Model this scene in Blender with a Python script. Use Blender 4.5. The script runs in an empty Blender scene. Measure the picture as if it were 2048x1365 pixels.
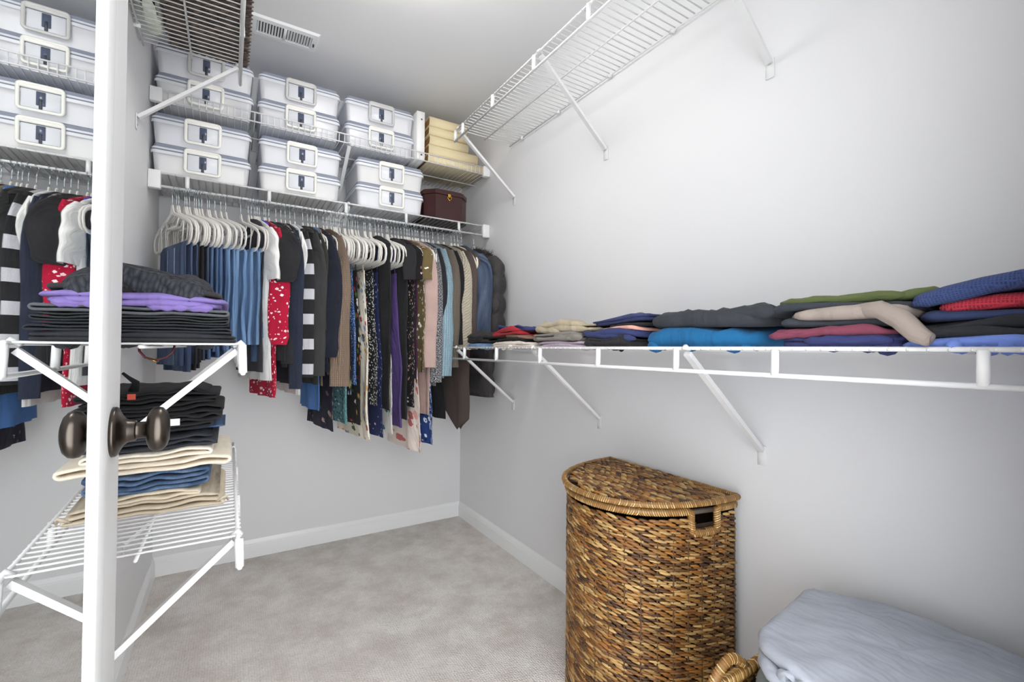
import bpy, bmesh, math, random
from mathutils import Vector, Matrix, noise
PI = math.pi
sc = bpy.context.scene
COL = sc.collection

# ------------------------------------------------------------------ camera, light, exposure
CAM = Vector((-1.2652, -2.6752, 1.0606)); YAW, PITCH, ROLL = map(math.radians, (31.6394, 0.9353, 0.4009)); FPX = 919.73
_f = Vector((math.sin(YAW)*math.cos(PITCH), math.cos(YAW)*math.cos(PITCH), math.sin(PITCH)))
_r0 = Vector((math.cos(YAW), -math.sin(YAW), 0)); _u0 = _r0.cross(_f)
_r = _r0*math.cos(ROLL) + _u0*math.sin(ROLL); _u = -_r0*math.sin(ROLL) + _u0*math.cos(ROLL)
cd = bpy.data.cameras.new('camera'); cam = bpy.data.objects.new('camera', cd); COL.objects.link(cam)
cd.sensor_width = 36; cd.sensor_fit = 'HORIZONTAL'; cd.lens = FPX/2048*36; cd.clip_start = .02
m = Matrix.Identity(4)
for i in range(3): m[i][0] = _r[i]; m[i][1] = _u[i]; m[i][2] = -_f[i]; m[i][3] = CAM[i]
cam.matrix_world = m; sc.camera = cam
w = bpy.data.worlds.new('world'); sc.world = w; w.use_nodes = True
w.node_tree.nodes['Background'].inputs[0].default_value = (.96, .98, 1, 1)
w.node_tree.nodes['Background'].inputs[1].default_value = 4.0      # daylit bedroom outside the doorway
LAMP_W = 20.0                                                       # strength of the ceiling lamp's glass
sc.cycles.max_bounces = 16; sc.cycles.diffuse_bounces = 10; sc.cycles.transparent_max_bounces = 16
sc.view_settings.view_transform = 'Standard'; sc.view_settings.look = 'None'
sc.view_settings.exposure = .60; sc.view_settings.gamma = 1; sc.view_settings.use_curve_mapping = False

def at(u, v, ax, val):
    """world point of the survey ray through photo point (u, v) on the plane axis = val"""
    d = _f + _r*((u-1024)/FPX) - _u*((v-682.5)/FPX); k = 'xyz'.index(ax)
    return CAM + d*((val-CAM[k])/d[k])

# ------------------------------------------------------------------ materials
def lin(h):
    h = h.lstrip('#'); o = []
    for i in (0, 2, 4):
        c = int(h[i:i+2], 16)/255; o.append(c/12.92 if c <= .04045 else ((c+.055)/1.055)**2.4)
    return (*o, 1)
MATS = {}
class NT:
    def __init__(s, name):
        s.m = bpy.data.materials.new(name); s.m.use_nodes = True; s.t = s.m.node_tree; s.n = s.t.nodes
        s.b = s.n['Principled BSDF']; s.out = s.n['Material Output']
    def node(s, typ, **kw):
        n = s.n.new(typ)
        for k, v in kw.items():
            if k.startswith('i_'):
                key = k[2:]; key = int(key) if key.isdigit() else key.replace('_', ' ')
                n.inputs[key].default_value = v
            else: setattr(n, k, v)
        return n
    def link(s, a, b): s.t.links.new(a, b)
    def uv(s, scale=(1, 1, 1), obj=False):
        tc = s.node('ShaderNodeTexCoord'); mp = s.node('ShaderNodeMapping'); mp.inputs['Scale'].default_value = scale
        s.link(tc.outputs['Object' if obj else 'UV'], mp.inputs['Vector']); return mp.outputs[0]
    def mix(s, fac, a, b, mode='MIX'):
        n = s.node('ShaderNodeMix', data_type='RGBA', blend_type=mode)
        for sock, x in ((0, fac), (6, a), (7, b)):
            if hasattr(x, 'links'): s.link(x, n.inputs[sock])
            else: n.inputs[sock].default_value = x
        return n.outputs[2]
    def math(s, op, a, b=0.0):
        n = s.node('ShaderNodeMath', operation=op)
        for i, x in enumerate((a, b)):
            if hasattr(x, 'links'): s.link(x, n.inputs[i])
            else: n.inputs[i].default_value = x
        return n.outputs[0]
    def noise(s, vec, scale, detail=2, rough=.5):
        n = s.node('ShaderNodeTexNoise'); n.inputs['Scale'].default_value = scale; n.inputs['Detail'].default_value = detail
        n.inputs['Roughness'].default_value = rough; s.link(vec, n.inputs['Vector']); return n
    def vor(s, vec, scale, rand=1.0):
        n = s.node('ShaderNodeTexVoronoi'); n.inputs['Scale'].default_value = scale; n.inputs['Randomness'].default_value = rand
        s.link(vec, n.inputs['Vector']); return n
    def ramp(s, fac, stops, const=False):
        n = s.node('ShaderNodeValToRGB'); r = n.color_ramp
        if const: r.interpolation = 'CONSTANT'
        while len(r.elements) < len(stops): r.elements.new(.5)
        for e, (p, c) in zip(r.elements, stops): e.position = p; e.color = c
        s.link(fac, n.inputs[0]); return n.outputs[0]
    def bump(s, h, strength, dist=.001):
        n = s.node('ShaderNodeBump'); n.inputs['Strength'].default_value = strength; n.inputs['Distance'].default_value = dist
        s.link(h, n.inputs['Height']); s.link(n.outputs[0], s.b.inputs['Normal'])
    def col(s, c):
        if hasattr(c, 'links'): s.link(c, s.b.inputs['Base Color'])
        else: s.b.inputs['Base Color'].default_value = c
    def set(s, **kw):
        for k, v in kw.items(): s.b.inputs[k.replace('_', ' ')].default_value = v

def plain(name, hexc, rough=.5, metal=0, spec=.5, bump=0, bscale=400, var=0):
    if name in MATS: return MATS[name]
    s = NT(name); c = lin(hexc); s.set(Roughness=rough, Metallic=metal); s.b.inputs['Specular IOR Level'].default_value = spec
    if var:
        v = s.uv(obj=True); n = s.noise(v, 6, 4)
        s.col(s.mix(n.outputs[0], tuple(x*(1-var) for x in c[:3])+(1,), tuple(min(1, x*(1+var)) for x in c[:3])+(1,)))
    else: s.col(c)
    if bump:
        v = s.uv(obj=True); s.bump(s.noise(v, bscale, 3).outputs[0], bump, .002)
    MATS[name] = s.m; return s.m

def fabric(name, hexc, kind='plain', cols=(), scale=40, size=.35, rough=.9, weave=.25, sheen=.04, wrinkle=.55):
    """cloth; UVs are metres on the cloth"""
    if name in MATS: return MATS[name]
    s = NT(name); base = lin(hexc); s.set(Roughness=rough); s.b.inputs['Specular IOR Level'].default_value = .2
    s.b.inputs['Sheen Weight'].default_value = sheen; s.b.inputs['Sheen Roughness'].default_value = .6
    v = s.uv(); n1 = s.noise(v, 14, 4).outputs[0]; fine = s.noise(v, 900, 2).outputs[0]
    dk = tuple(x*.8 for x in base[:3])+(1,); lt = tuple(min(1, x*1.15+.004) for x in base[:3])+(1,)
    c = s.mix(n1, dk, lt); h = fine
    if kind == 'denim':
        st = s.uv((900, 60, 1)); tw = s.noise(st, 1, 2).outputs[0]
        fade = s.ramp(s.noise(s.uv((26, 3, 1)), 1, 3).outputs[0], [(.35, (.15, .15, .15, 1)), (.68, (1, 1, 1, 1))])
        lo = tuple(x*.6 for x in base[:3])+(1,); hi = tuple(x*.85+.30*y for x, y in zip(base[:3], (.50, .60, .74)))+(1,)
        c = s.mix(s.math('MULTIPLY', s.math('ADD', s.math('MULTIPLY', tw, .6), .3), fade), lo, hi); h = tw
    elif kind == 'dots' or kind == 'floral':
        vo = s.vor(v, scale, .9); r = s.ramp(s.node('ShaderNodeSeparateColor').outputs[0], [(0, (0, 0, 0, 1)), (1, (1, 1, 1, 1))]) if False else None
        sep = s.node('ShaderNodeSeparateColor'); s.link(vo.outputs['Color'], sep.inputs[0])
        k = len(cols); stops = [(i/k, lin(x)) for i, x in enumerate(cols)]
        if k == 1: stops = [(0, lin(cols[0])), (1, lin(cols[0]))]
        fc = s.ramp(sep.outputs[0], stops, True)
        wob = s.math('MULTIPLY', s.math('SUBTRACT', s.noise(v, scale*4, 2).outputs[0], .5), .35 if kind == 'floral' else 0)
        d = s.math('ADD', vo.outputs['Distance'], wob)
        mk = s.math('LESS_THAN', d, size)
        c = s.mix(mk, c, fc)
        if kind == 'floral':
            mk2 = s.math('LESS_THAN', d, size*.3); c = s.mix(mk2, c, lin(cols[-1]))
            vl = s.vor(s.uv((1.7, .8, 1)), scale*1.3, 1); sl = s.node('ShaderNodeSeparateColor'); s.link(vl.outputs['Color'], sl.inputs[0])
            ml = s.math('MULTIPLY', s.math('LESS_THAN', vl.outputs['Distance'], size*.55), s.math('GREATER_THAN', sl.outputs[1], .55))
            c = s.mix(ml, c, lin(cols[0]))
    elif kind == 'stripe':
        sp = s.node('ShaderNodeSeparateXYZ'); s.link(v, sp.inputs[0])
        md = s.math('MODULO', s.math('ADD', sp.outputs[1], 10), scale); mk = s.math('LESS_THAN', md, scale*size)
        mel = s.mix(s.noise(v, 500, 2).outputs[0], lin(cols[0]), lin(cols[-1])); c = s.mix(mk, c, mel)
    elif kind == 'melange':
        nn = s.noise(v, scale, 2, .7).outputs[0]; c = s.ramp(nn, [(.46, base), (.70, lin(cols[0]))])
    elif kind == 'knit' or kind == 'cable':
        wv = s.node('ShaderNodeTexWave', wave_type='BANDS', bands_direction='DIAGONAL' if kind == 'cable' else 'X')
        wv.inputs['Scale'].default_value = scale; wv.inputs['Distortion'].default_value = 2.5 if kind == 'cable' else 1.2; wv.inputs['Detail'].default_value = 1
        s.link(v, wv.inputs['Vector'])
        w2 = s.node('ShaderNodeTexWave', wave_type='BANDS', bands_direction='Y'); w2.inputs['Scale'].default_value = scale*1.3; w2.inputs['Distortion'].default_value = 1.5
        s.link(v, w2.inputs['Vector']); h = s.math('ADD', wv.outputs['Fac'], s.math('MULTIPLY', w2.outputs['Fac'], .8))
        c = s.mix(s.math('MULTIPLY', h, .5), tuple(x*.55 for x in base[:3])+(1,), lt)
        weave = max(weave, .8)
    elif kind == 'chunky':
        vo = s.vor(s.uv((1.0, 1.7, 1)), scale, .55); h = s.math('SUBTRACT', 1, vo.outputs['Distance'])
        c = s.mix(s.math('MULTIPLY', vo.outputs['Distance'], 1.3), lt, tuple(x*.3 for x in base[:3])+(1,))
    elif kind == 'waffle':
        w1 = s.node('ShaderNodeTexWave', bands_direction='X'); w1.inputs['Scale'].default_value = scale; s.link(v, w1.inputs['Vector'])
        w2 = s.node('ShaderNodeTexWave', bands_direction='Y'); w2.inputs['Scale'].default_value = scale; s.link(v, w2.inputs['Vector'])
        h = s.math('MAXIMUM', w1.outputs['Fac'], w2.outputs['Fac']); c = s.mix(h, tuple(x*.6 for x in base[:3])+(1,), lt); weave = .6
    s.col(c); s.bump(h, weave, .003 if kind in ('knit', 'cable', 'waffle') else (.008 if kind == 'chunky' else .0012))
    if wrinkle:
        wn = s.noise(s.uv((20, 5, 1)), 1, 3, .55); w2 = s.noise(s.uv((9, 14, 1)), 1, 2, .5)
        b2 = s.node('ShaderNodeBump'); b2.inputs['Strength'].default_value = wrinkle; b2.inputs['Distance'].default_value = .02
        s.link(s.math('ADD', wn.outputs[0], s.math('MULTIPLY', w2.outputs[0], .6)), b2.inputs['Height'])
        for nd in s.n:
            if nd.type == 'BUMP' and nd != b2: s.link(b2.outputs[0], nd.inputs['Normal'])
    MATS[name] = s.m; return s.m

def wall_mat(name, hexc, rough=.6):
    s = NT(name); s.col(lin(hexc)); s.set(Roughness=rough); s.b.inputs['Specular IOR Level'].default_value = .35
    s.bump(s.noise(s.uv(obj=True), 260, 3).outputs[0], .05, .001); MATS[name] = s.m; return s.m
wallM = wall_mat('wall_paint', '#dfdfe0', .5)
ceilM = wall_mat('ceiling_paint', '#e4e4e4', .8)
trimM = plain('trim_gloss', '#eceded', .3)
doorM = plain('door_paint', '#d8d8d8', .5, spec=.25)
wireM = plain('wire_white', '#dedede', .35)
plasticM = plain('clip_white', '#e6e6e6', .35)
hangM = plain('hanger_white', '#e9e6e1', .6)
hookM = plain('hook_steel', '#c9d2d8', .25, 1)
bronzeM = plain('knob_bronze', '#57504a', .3, 1)
def carpet():
    s = NT('carpet_loop'); v = s.uv(obj=True)
    big = s.noise(v, 7, 6, .65).outputs[0]; mid = s.noise(v, 60, 2).outputs[0]
    loop = s.vor(s.uv((1, 1.5, 1), obj=True), 130, .45)
    big2 = s.ramp(big, [(.36, lin('#e2dbd4')), (.62, lin('#fffdfa'))]); c = s.mix(s.math('MULTIPLY', mid, .2), big2, lin('#dcd3ca'))
    c = s.mix(s.math('MULTIPLY', loop.outputs['Distance'], .5), c, lin('#aca197'))
    s.col(c); s.set(Roughness=1); s.b.inputs['Specular IOR Level'].default_value = .05
    s.bump(s.math('SUBTRACT', 1, loop.outputs['Distance']), .9, .006); return s.m
carpetM = carpet()
def mirror_mat():
    s = NT('mirror_glass'); s.col((.93, .95, .95, 1)); s.set(Metallic=1, Roughness=.012); return s.m
def tub_mat(name, hexc, alpha, rough=.22):
    s = NT(name); s.col(lin(hexc)); s.set(Roughness=rough)
    tr = s.node('ShaderNodeBsdfTransparent'); tr.inputs[0].default_value = (.93, .95, 1, 1); mx = s.node('ShaderNodeMixShader'); mx.inputs[0].default_value = alpha
    s.link(tr.outputs[0], mx.inputs[1]); s.link(s.b.outputs[0], mx.inputs[2]); s.link(mx.outputs[0], s.out.inputs[0]); MATS[name] = s.m; return s.m
def vcol_mat(name, rough=.55, bump=.4, bscale=500):
    s = NT(name); a = s.node('ShaderNodeVertexColor', layer_name='Col'); v = s.uv(obj=True)
    n = s.noise(v, 220, 3).outputs[0]; s.col(s.mix(s.math('MULTIPLY', n, .5), a.outputs[0], s.mix(.55, a.outputs[0], (.02, .01, .005, 1))))
    s.set(Roughness=rough); s.bump(s.noise(v, bscale, 2).outputs[0], bump, .001); MATS[name] = s.m; return s.m

# ------------------------------------------------------------------ mesh helpers
class MB:
    def __init__(s): s.v = []; s.f = []; s.uv = []; s.c = []; s.cur = None; s.flat = set()
    def add(s, vs, fs, uvs=None, flat=False):
        b = len(s.v); s.v += [tuple(x) for x in vs]; s.uv += list(uvs) if uvs else [(x[0]+x[1], x[2]) for x in vs]
        s.c += [s.cur]*len(vs)
        for f in fs:
            if flat: s.flat.add(len(s.f))
            s.f.append(tuple(b+i for i in f))
        return s
    def box(s, x0, x1, y0, y1, z0, z1):
        return s.add([(x, y, z) for x in (x0, x1) for y in (y0, y1) for z in (z0, z1)],
                     [(0, 1, 3, 2), (4, 6, 7, 5), (0, 4, 5, 1), (2, 3, 7, 6), (0, 2, 6, 4), (1, 5, 7, 3)], flat=True)
    def rbox(s, x0, x1, y0, y1, z0, z1, r=.004, seg=2):
        bm = bmesh.new(); bmesh.ops.create_cube(bm, size=1)
        for q in bm.verts: q.co = Vector(((x0+x1)/2+q.co.x*(x1-x0), (y0+y1)/2+q.co.y*(y1-y0), (z0+z1)/2+q.co.z*(z1-z0)))
        bmesh.ops.bevel(bm, geom=bm.edges[:], offset=min(r, .49*min(x1-x0, y1-y0, z1-z0)), segments=seg, profile=.5, affect='EDGES')
        bm.verts.index_update(); s.add([q.co[:] for q in bm.verts], [[q.index for q in f.verts] for f in bm.faces]); bm.free(); return s
    def grid(s, fn, nu, nv, flip=False):
        """fn(a, b) -> (x, y, z), (u, v)"""
        vs = []; us = []
        for i in range(nu+1):
            for j in range(nv+1):
                p, t = fn(i/nu, j/nv); vs.append(p); us.append(t)
        n = nv+1; fs = [(i*n+j, (i+1)*n+j, (i+1)*n+j+1, i*n+j+1) for i in range(nu) for j in range(nv)]
        if flip: fs = [f[::-1] for f in fs]
        return s.add(vs, fs, us)
    def tube(s, pts, rad, n=8, closed=False, cap=True, sx=1.0, up=None):
        """round tube along pts; sx widens it along the frame's first axis"""
        P = [Vector(p) for p in pts]; N = len(P); R = rad if hasattr(rad, '__len__') else [rad]*N
        T = []
        for i in range(N):
            a = P[i-1] if (i or closed) else P[i]; b = P[(i+1) % N] if (i < N-1 or closed) else P[i]; T.append((b-a).normalized())
        nrm = Vector(up) if up else (Vector((0, 0, 1)) if abs(T[0].z) < .9 else Vector((1, 0, 0)))
        vs = []; L = 0; us = []
        for i in range(N):
            nrm = (nrm - T[i]*nrm.dot(T[i])).normalized() if not up else (Vector(up)-T[i]*Vector(up).dot(T[i])).normalized()
            bi = T[i].cross(nrm)
            if i: L += (P[i]-P[i-1]).length
            for k in range(n):
                a = 2*PI*k/n; vs.append(P[i]+nrm*(math.cos(a)*R[i]*sx)+bi*(math.sin(a)*R[i])); us.append((k/n*.1, L))
        fs = []
        for i in range(N if closed else N-1):
            j = (i+1) % N
            for k in range(n): fs.append((i*n+k, i*n+(k+1) % n, j*n+(k+1) % n, j*n+k))
        if cap and not closed: fs += [tuple(range(n))[::-1], tuple((N-1)*n+k for k in range(n))]
        return s.add(vs, fs, us)
    def blob(s, M, n=7, m=4, e=1.0):
        """ellipsoid: M maps the unit sphere"""
        vs = [M @ Vector((0, 0, 1))]
        for j in range(1, m):
            a = PI*j/m
            for k in range(n):
                b = 2*PI*k/n; vs.append(M @ Vector((math.sin(a)*math.cos(b), math.sin(a)*math.sin(b), math.cos(a))))
        vs.append(M @ Vector((0, 0, -1))); fs = []
        for k in range(n):
            fs.append((0, 1+k, 1+(k+1) % n)); l = len(vs)-1; q = 1+(m-2)*n; fs.append((l, q+(k+1) % n, q+k))
            for j in range(m-2):
                o = 1+j*n; fs.append((o+k, o+n+k, o+n+(k+1) % n, o+(k+1) % n))
        return s.add(vs, fs)
    def lathe(s, prof, n=24, M=None):
        M = M or Matrix.Identity(4); vs = []; us = []
        for r, z in prof:
            for k in range(n): vs.append(M @ Vector((r*math.cos(2*PI*k/n), r*math.sin(2*PI*k/n), z))); us.append((k/n, z))
        fs = [(i*n+k, i*n+(k+1) % n, (i+1)*n+(k+1) % n, (i+1)*n+k) for i in range(len(prof)-1) for k in range(n)]
        return s.add(vs, fs, us)
    def prism(s, poly, z0, z1):
        n = len(poly); return s.add([(*p, z0) for p in poly]+[(*p, z1) for p in poly],
            [tuple(range(n))[::-1], tuple(range(n, 2*n))]+[(i, (i+1) % n, n+(i+1) % n, n+i) for i in range(n)], flat=True)
    def xf(s, M, start=0):
        for i in range(start, len(s.v)): s.v[i] = tuple(M @ Vector(s.v[i]))
        return s
    def mesh(s, name):
        me = bpy.data.meshes.new(name); me.from_pydata(s.v, [], s.f)
        ul = me.uv_layers.new(name='UVMap'); idx = [0]*len(me.loops); me.loops.foreach_get('vertex_index', idx)
        ul.data.foreach_set('uv', [c for i in idx for c in s.uv[i]])
        me.polygons.foreach_set('use_smooth', [i not in s.flat for i in range(len(s.f))])
        if any(c is not None for c in s.c):
            ca = me.color_attributes.new('Col', 'FLOAT_COLOR', 'POINT')
            ca.data.foreach_set('color', [q for c in s.c for q in (c or (1, 1, 1, 1))])
        me.validate(); me.update(); return me

def link(name, me, mat, parent=None, loc=None, rz=0):
    if isinstance(me, MB): me = me.mesh(name)
    if mat and not me.materials: me.materials.append(mat)
    o = bpy.data.objects.new(name, me); COL.objects.link(o)
    if parent is not None: o.parent = parent
    if loc: o.location = loc
    if rz: o.rotation_euler.z = rz
    return o
def tag(o, label, cat, group=None):
    o['label'] = label; o['category'] = cat
    if group: o['group'] = group
    return o
def thing(name, label, cat, loc=(0, 0, 0), rz=0, group=None):
    o = bpy.data.objects.new(name, None); COL.objects.link(o); o.location = loc; o.rotation_euler.z = rz; o.empty_display_size = .05
    return tag(o, label, cat, group)
def struct(name, mb, mat):
    o = link(name, mb, mat); o['kind'] = 'structure'; return o
def copy_tree(o, parent=None):
    c = o.copy(); COL.objects.link(c); c.parent = parent
    for ch in o.children: copy_tree(ch, c)
    return c
def nz(x, y, z=0.0): return noise.noise(Vector((x, y, z)))

# ------------------------------------------------------------------ room shell
W, H, YF = 1.55, 2.44, -2.56
struct('floor', MB().box(-W-.1, .1, YF-.12, .1, -.05, 0), carpetM)
struct('ceiling', MB().box(-W-.1, .1, YF-.1, .1, H, H+.06), ceilM)
struct('wall_back', MB().box(-W-.1, .1, 0, .1, 0, H), wallM)
struct('wall_right', MB().box(0, .1, YF, 0, 0, H), wallM)
struct('wall_left', MB().box(-W-.1, -W, YF, 0, 0, H), wallM)
DX0, DX1, DZ = -1.385, -.565, 2.06
struct('wall_front', MB().box(-W-.1, DX0, YF-.12, YF, 0, H).box(DX1, .1, YF-.12, YF, 0, H).box(DX0, DX1, YF-.12, YF, DZ, H), wallM)
def baseboard(name, p0, p1, n):
    prof = [(0, 0), (.013, 0), (.013, .062), (.0105, .066), (.0105, .070), (.0085, .074), (.0045, .083), (.003, .088), (0, .088)]
    p0, p1, n = Vector(p0), Vector(p1), Vector(n); k = len(prof)
    vs = [p+n*a+Vector((0, 0, b)) for p in (p0, p1) for a, b in prof]
    mb = MB().add(vs, [(i, (i+1) % k, k+(i+1) % k, k+i) for i in range(k)]+[tuple(range(k)), tuple(range(k, 2*k))], flat=True)
    bm = mb.mesh(name); struct(name, bm, trimM)
baseboard('baseboard_back', (-W, 0, 0), (0, 0, 0), (0, -1, 0))
baseboard('baseboard_right', (0, YF, 0), (0, 0, 0), (-1, 0, 0))
baseboard('baseboard_left', (-W, YF, 0), (-W, 0, 0), (1, 0, 0))

# ceiling lamp, above the middle of the closet, out of the frame
lampT = thing('ceiling_light', 'round flush ceiling lamp with a frosted glass dome', 'lamp', (-.78, -1.25, H))
link('base_plate', MB().lathe([(.0, 0), (.15, 0), (.15, -.018), (.14, -.02)], 32), trimM, lampT)
def lamp_mat():
    s = NT('lamp_glass'); s.set(Roughness=.4); s.b.inputs['Emission Color'].default_value = (1, .975, .95, 1); s.b.inputs['Emission Strength'].default_value = LAMP_W; return s.m
link('glass_dome', MB().lathe([(.14, -.02), (.138, -.04), (.12, -.07), (.08, -.09), (.03, -.098), (.0, -.099)], 32), lamp_mat(), lampT)

# ------------------------------------------------------------------ the mirrored door, swung open along the left wall
TH = math.radians(-.8)
door = thing('door_1', 'white door swung open with a framed mirror and bronze knob', 'door', (-1.409, -1.736, 0)); door['kind'] = 'structure'
door.rotation_euler.z = -TH           # local +x: room side, local -y: towards the hinges
link('slab', MB().rbox(-.035, 0, -.80, 0, .012, 2.04, .003), doorM, door)
ms0, ms1, mz0, mz1, fw = -.166, -.64, .12, 1.95, .052
fr = MB()
def fbar(y0, y1, z0, z1): fr.rbox(0, .014, min(y0, y1), max(y0, y1), z0, z1, .004)
link('mirror_glass', MB().box(.001, .006, ms1+.01, ms0-.01, mz0+.01, mz1-.01), mirror_mat(), door)['label'] = 'full-length mirror'
for y0, y1, z0, z1 in ((ms0, ms0-fw, mz0, mz1), (ms1, ms1+fw, mz0, mz1), (ms0-fw, ms1+fw, mz0, mz0+fw), (ms0-fw, ms1+fw, mz1-fw, mz1)):
    mbf = MB().rbox(.001, .012, min(y0, y1), max(y0, y1), z0, z1, .004, 3); link('mirror_frame', mbf, plain('frame_white', '#cdcdcd', .5, spec=.25), door)
def knob_set(side):
    M = Matrix.Translation((0 if side > 0 else -.035, -.056, .934)) @ Matrix.Rotation(PI/2*side, 4, 'Y')
    k = link('door_knob', MB().lathe([(.0135, .028), (.0125, .034), (.0125, .046), (.020, .0475), (.0275, .0505), (.0325, .056), (.0340, .063), (.0325, .070), (.0265, .0765), (.017, .0800), (.0, .0812)], 40, M @ Matrix.Diagonal((1.0, .82, .84, 1))), bronzeM, door)
    k['label'] = 'dark bronze knob'
    link('rose', MB().lathe([(.0, 0), (.0365, 0), (.0365, .0045), (.035, .007), (.029, .010), (.021, .015), (.0165, .021), (.0155, .03), (.0135, .032), (0, .032)], 32, M @ Matrix.Diagonal((1, 1, .86, 1))), bronzeM, k)
knob_set(1); knob_set(-1)
for z in (.25, 1.05, 1.85):
    link('hinge', MB().tube([(-.018, -.806, z-.045), (-.018, -.806, z+.045)], .006, 10), bronzeM, door)
struct('trim_1', MB().box(DX0-.02, DX0, YF-.13, YF+.003, 0, DZ).box(DX1, DX1+.02, YF-.13, YF+.003, 0, DZ).box(DX0-.02, DX1+.02, YF-.13, YF+.003, DZ, DZ+.02), trimM)

# ------------------------------------------------------------------ wire shelves
def wire_shelf(name, label, origin, along, out, L, D, kind, braces=(), conn=(), clips=(), near_stub=True):
    """origin: wall end at deck height; along / out: unit vectors; kind 'rod' or 'lip'"""
    o = Vector(origin); A = Vector(along); B = Vector(out); Z = Vector((0, 0, 1))
    t = thing(name, label, 'shelf', o)
    pt = lambda a, b, z: A*a+B*b+Z*z
    seg = lambda p, q, r, n=8: MB().tube([pt(*p), pt(*q)], r, n)
    w = .0045
    if kind == 'rod':
        link('front_wire', seg((0, D, 0), (L, D, 0), .0042), wireM, t)
        link('hang_rod', seg((0, D+.004, -.054), (L, D+.004, -.054), .0048, 12), wireM, t)
        for a in conn:
            link('connector', MB().tube([pt(a, D+.002, -.001), pt(a, D+.004, -.054)], .0078, 10, up=tuple(A), sx=1.0), plasticM, t)
    else:
        link('front_wire', seg((0, D, 0), (L, D, 0), .0032), wireM, t)
        link('lip_wire', seg((0, D+.003, .04), (L, D+.003, .04), .0032), wireM, t)
    link('back_wire', seg((0, .012, -.003), (L, .012, -.003), .0032), wireM, t)
    link('middle_wire', seg((0, D*.5, -.005), (L, D*.5, -.005), .0032), wireM, t)
    n = int(L/.0254); off = (L-(n-1)*.0254)/2
    if kind == 'rod': wm = MB().tube([pt(0, .004, 0), pt(0, D+.002, .0012), pt(0, D+.006, -.002)], .0021, 6).mesh('wire')
    else: wm = MB().tube([pt(0, .004, 0), pt(0, D-.004, .0012), pt(0, D, .004), pt(0, D+.003, .042)], .0021, 6).mesh('wire')
    for k in range(n):
        q = link('wire', wm, wireM, t); q.location = A*(off+k*.0254)
    for a, drop in braces:
        p0 = pt(a, D-.006, -.012); p1 = pt(a, .006, -drop)
        d = (p1-p0).normalized(); side = A
        q = d.cross(side).normalized()
        mb = MB(); hw, ht = .0085, .0055
        vs = [p+side*sx*hw+q*sz*ht for p in (p0, p1) for sx, sz in ((-1, -1), (1, -1), (1, 1), (-1, 1))]
        mb.add(vs, [(0, 1, 2, 3), (7, 6, 5, 4), (0, 4, 5, 1), (1, 5, 6, 2), (2, 6, 7, 3), (3, 7, 4, 0)], flat=True)
        br = link('brace', mb, wireM, t)
        hk = MB().tube([pt(a, D-.012, -.004), pt(a, D+.001, .0055), pt(a, D+.007, -.003)], .0045, 8, up=tuple(A), sx=1.6); link('hook_end', hk, wireM, br)
        c0 = pt(a, .0, -drop-.014); mp = MB(); mp.rbox(-.012, .012, -.0015, .0015, -.028, .026, .0012, 1)
        Mx = Matrix((( A.x, B.x, 0, 0), (A.y, B.y, 0, 0), (0, 0, 1, 0), (0, 0, 0, 1))); Mx.translation = c0+B*.0025
        link('wall_plate', mp.xf(Mx), wireM, br)
        sm = MB().lathe([(0, .003), (.004, .002), (.0048, 0)], 10, Matrix.Translation(c0+B*.004+Z*-.012) @ (Matrix.Rotation(PI/2, 4, 'Y') if abs(B.x) > .5 else Matrix.Rotation(PI/2, 4, 'X')) )
        link('screw', sm, hookM, br)
    for a in clips:
        mb = MB().tube([pt(a-.011, .012, -.002), pt(a+.011, .012, -.002)], .0068, 8); mb.tube([pt(a, .0, -.004), pt(a, .02, -.004)], .006, 8)
        link('wall_clip', mb, plasticM, t)
    return t
def end_bracket(t, o, A, inward, lip):
    """white plastic end bracket between shelf front and side wall"""
    z0, z1 = (-.012, .046) if lip else (-.066, .008)
    link('end_bracket', MB().rbox(min(A, A+inward*.042), max(A, A+inward*.042), -.372, -.342, z0, z1, .004), plasticM, t)
DB = .359
sh = wire_shelf('wire_shelf', 'long wire shelf with hanging rod along the back wall above the clothes', (-W, 0, 1.760), (1, 0, 0), (0, -1, 0), W, DB, 'rod', braces=[(.772, .28)], conn=[.13, .43, .76, 1.06, 1.36], clips=[.1, .4, .72, 1.0, 1.3])
end_bracket(sh, None, .001, 1, False); end_bracket(sh, None, W-.001, -1, False)
sh = wire_shelf('wire_shelf', 'upper wire shelf with upturned grid lip along the back wall', (-W, 0, 2.056), (1, 0, 0), (0, -1, 0), W, DB, 'lip', braces=[(.772, .265)], clips=[.1, .4, .72, 1.0, 1.3])
end_bracket(sh, None, .001, 1, True); end_bracket(sh, None, W-.001, -1, True)
DR = .326; RL = 1.945
wire_shelf('wire_shelf', 'empty wire shelf high on the right wall below the ceiling', (0, -.605, 2.134), (0, -1, 0), (-1, 0, 0), RL, DR, 'rod', braces=[(.035, .28), (.72, .28), (1.37, .28)], conn=[.006, .09, .38, .69, .99, 1.29, 1.59, 1.89], clips=[.12, .42, .75, 1.05, 1.35, 1.7])
wire_shelf('wire_shelf', 'wire shelf along the right wall holding piles of folded tops', (0, -.605, 1.064), (0, -1, 0), (-1, 0, 0), RL, DR, 'rod', braces=[(.035, .28), (.69, .28), (1.345, .28)], conn=[.13, .43, .74, 1.04, 1.32, 1.56, 1.86], clips=[.12, .42, .75, 1.05, 1.35, 1.7])
DL = .305
wire_shelf('wire_shelf', 'short wire shelf high beside the door holding the brown basket', (-W, -.605, 2.134), (0, -1, 0), (1, 0, 0), 1.04, DL, 'rod', braces=[(.04, .28), (.95, .28)], conn=[.012, .33, .63, .93], clips=[.12, .45, .8])
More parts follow.
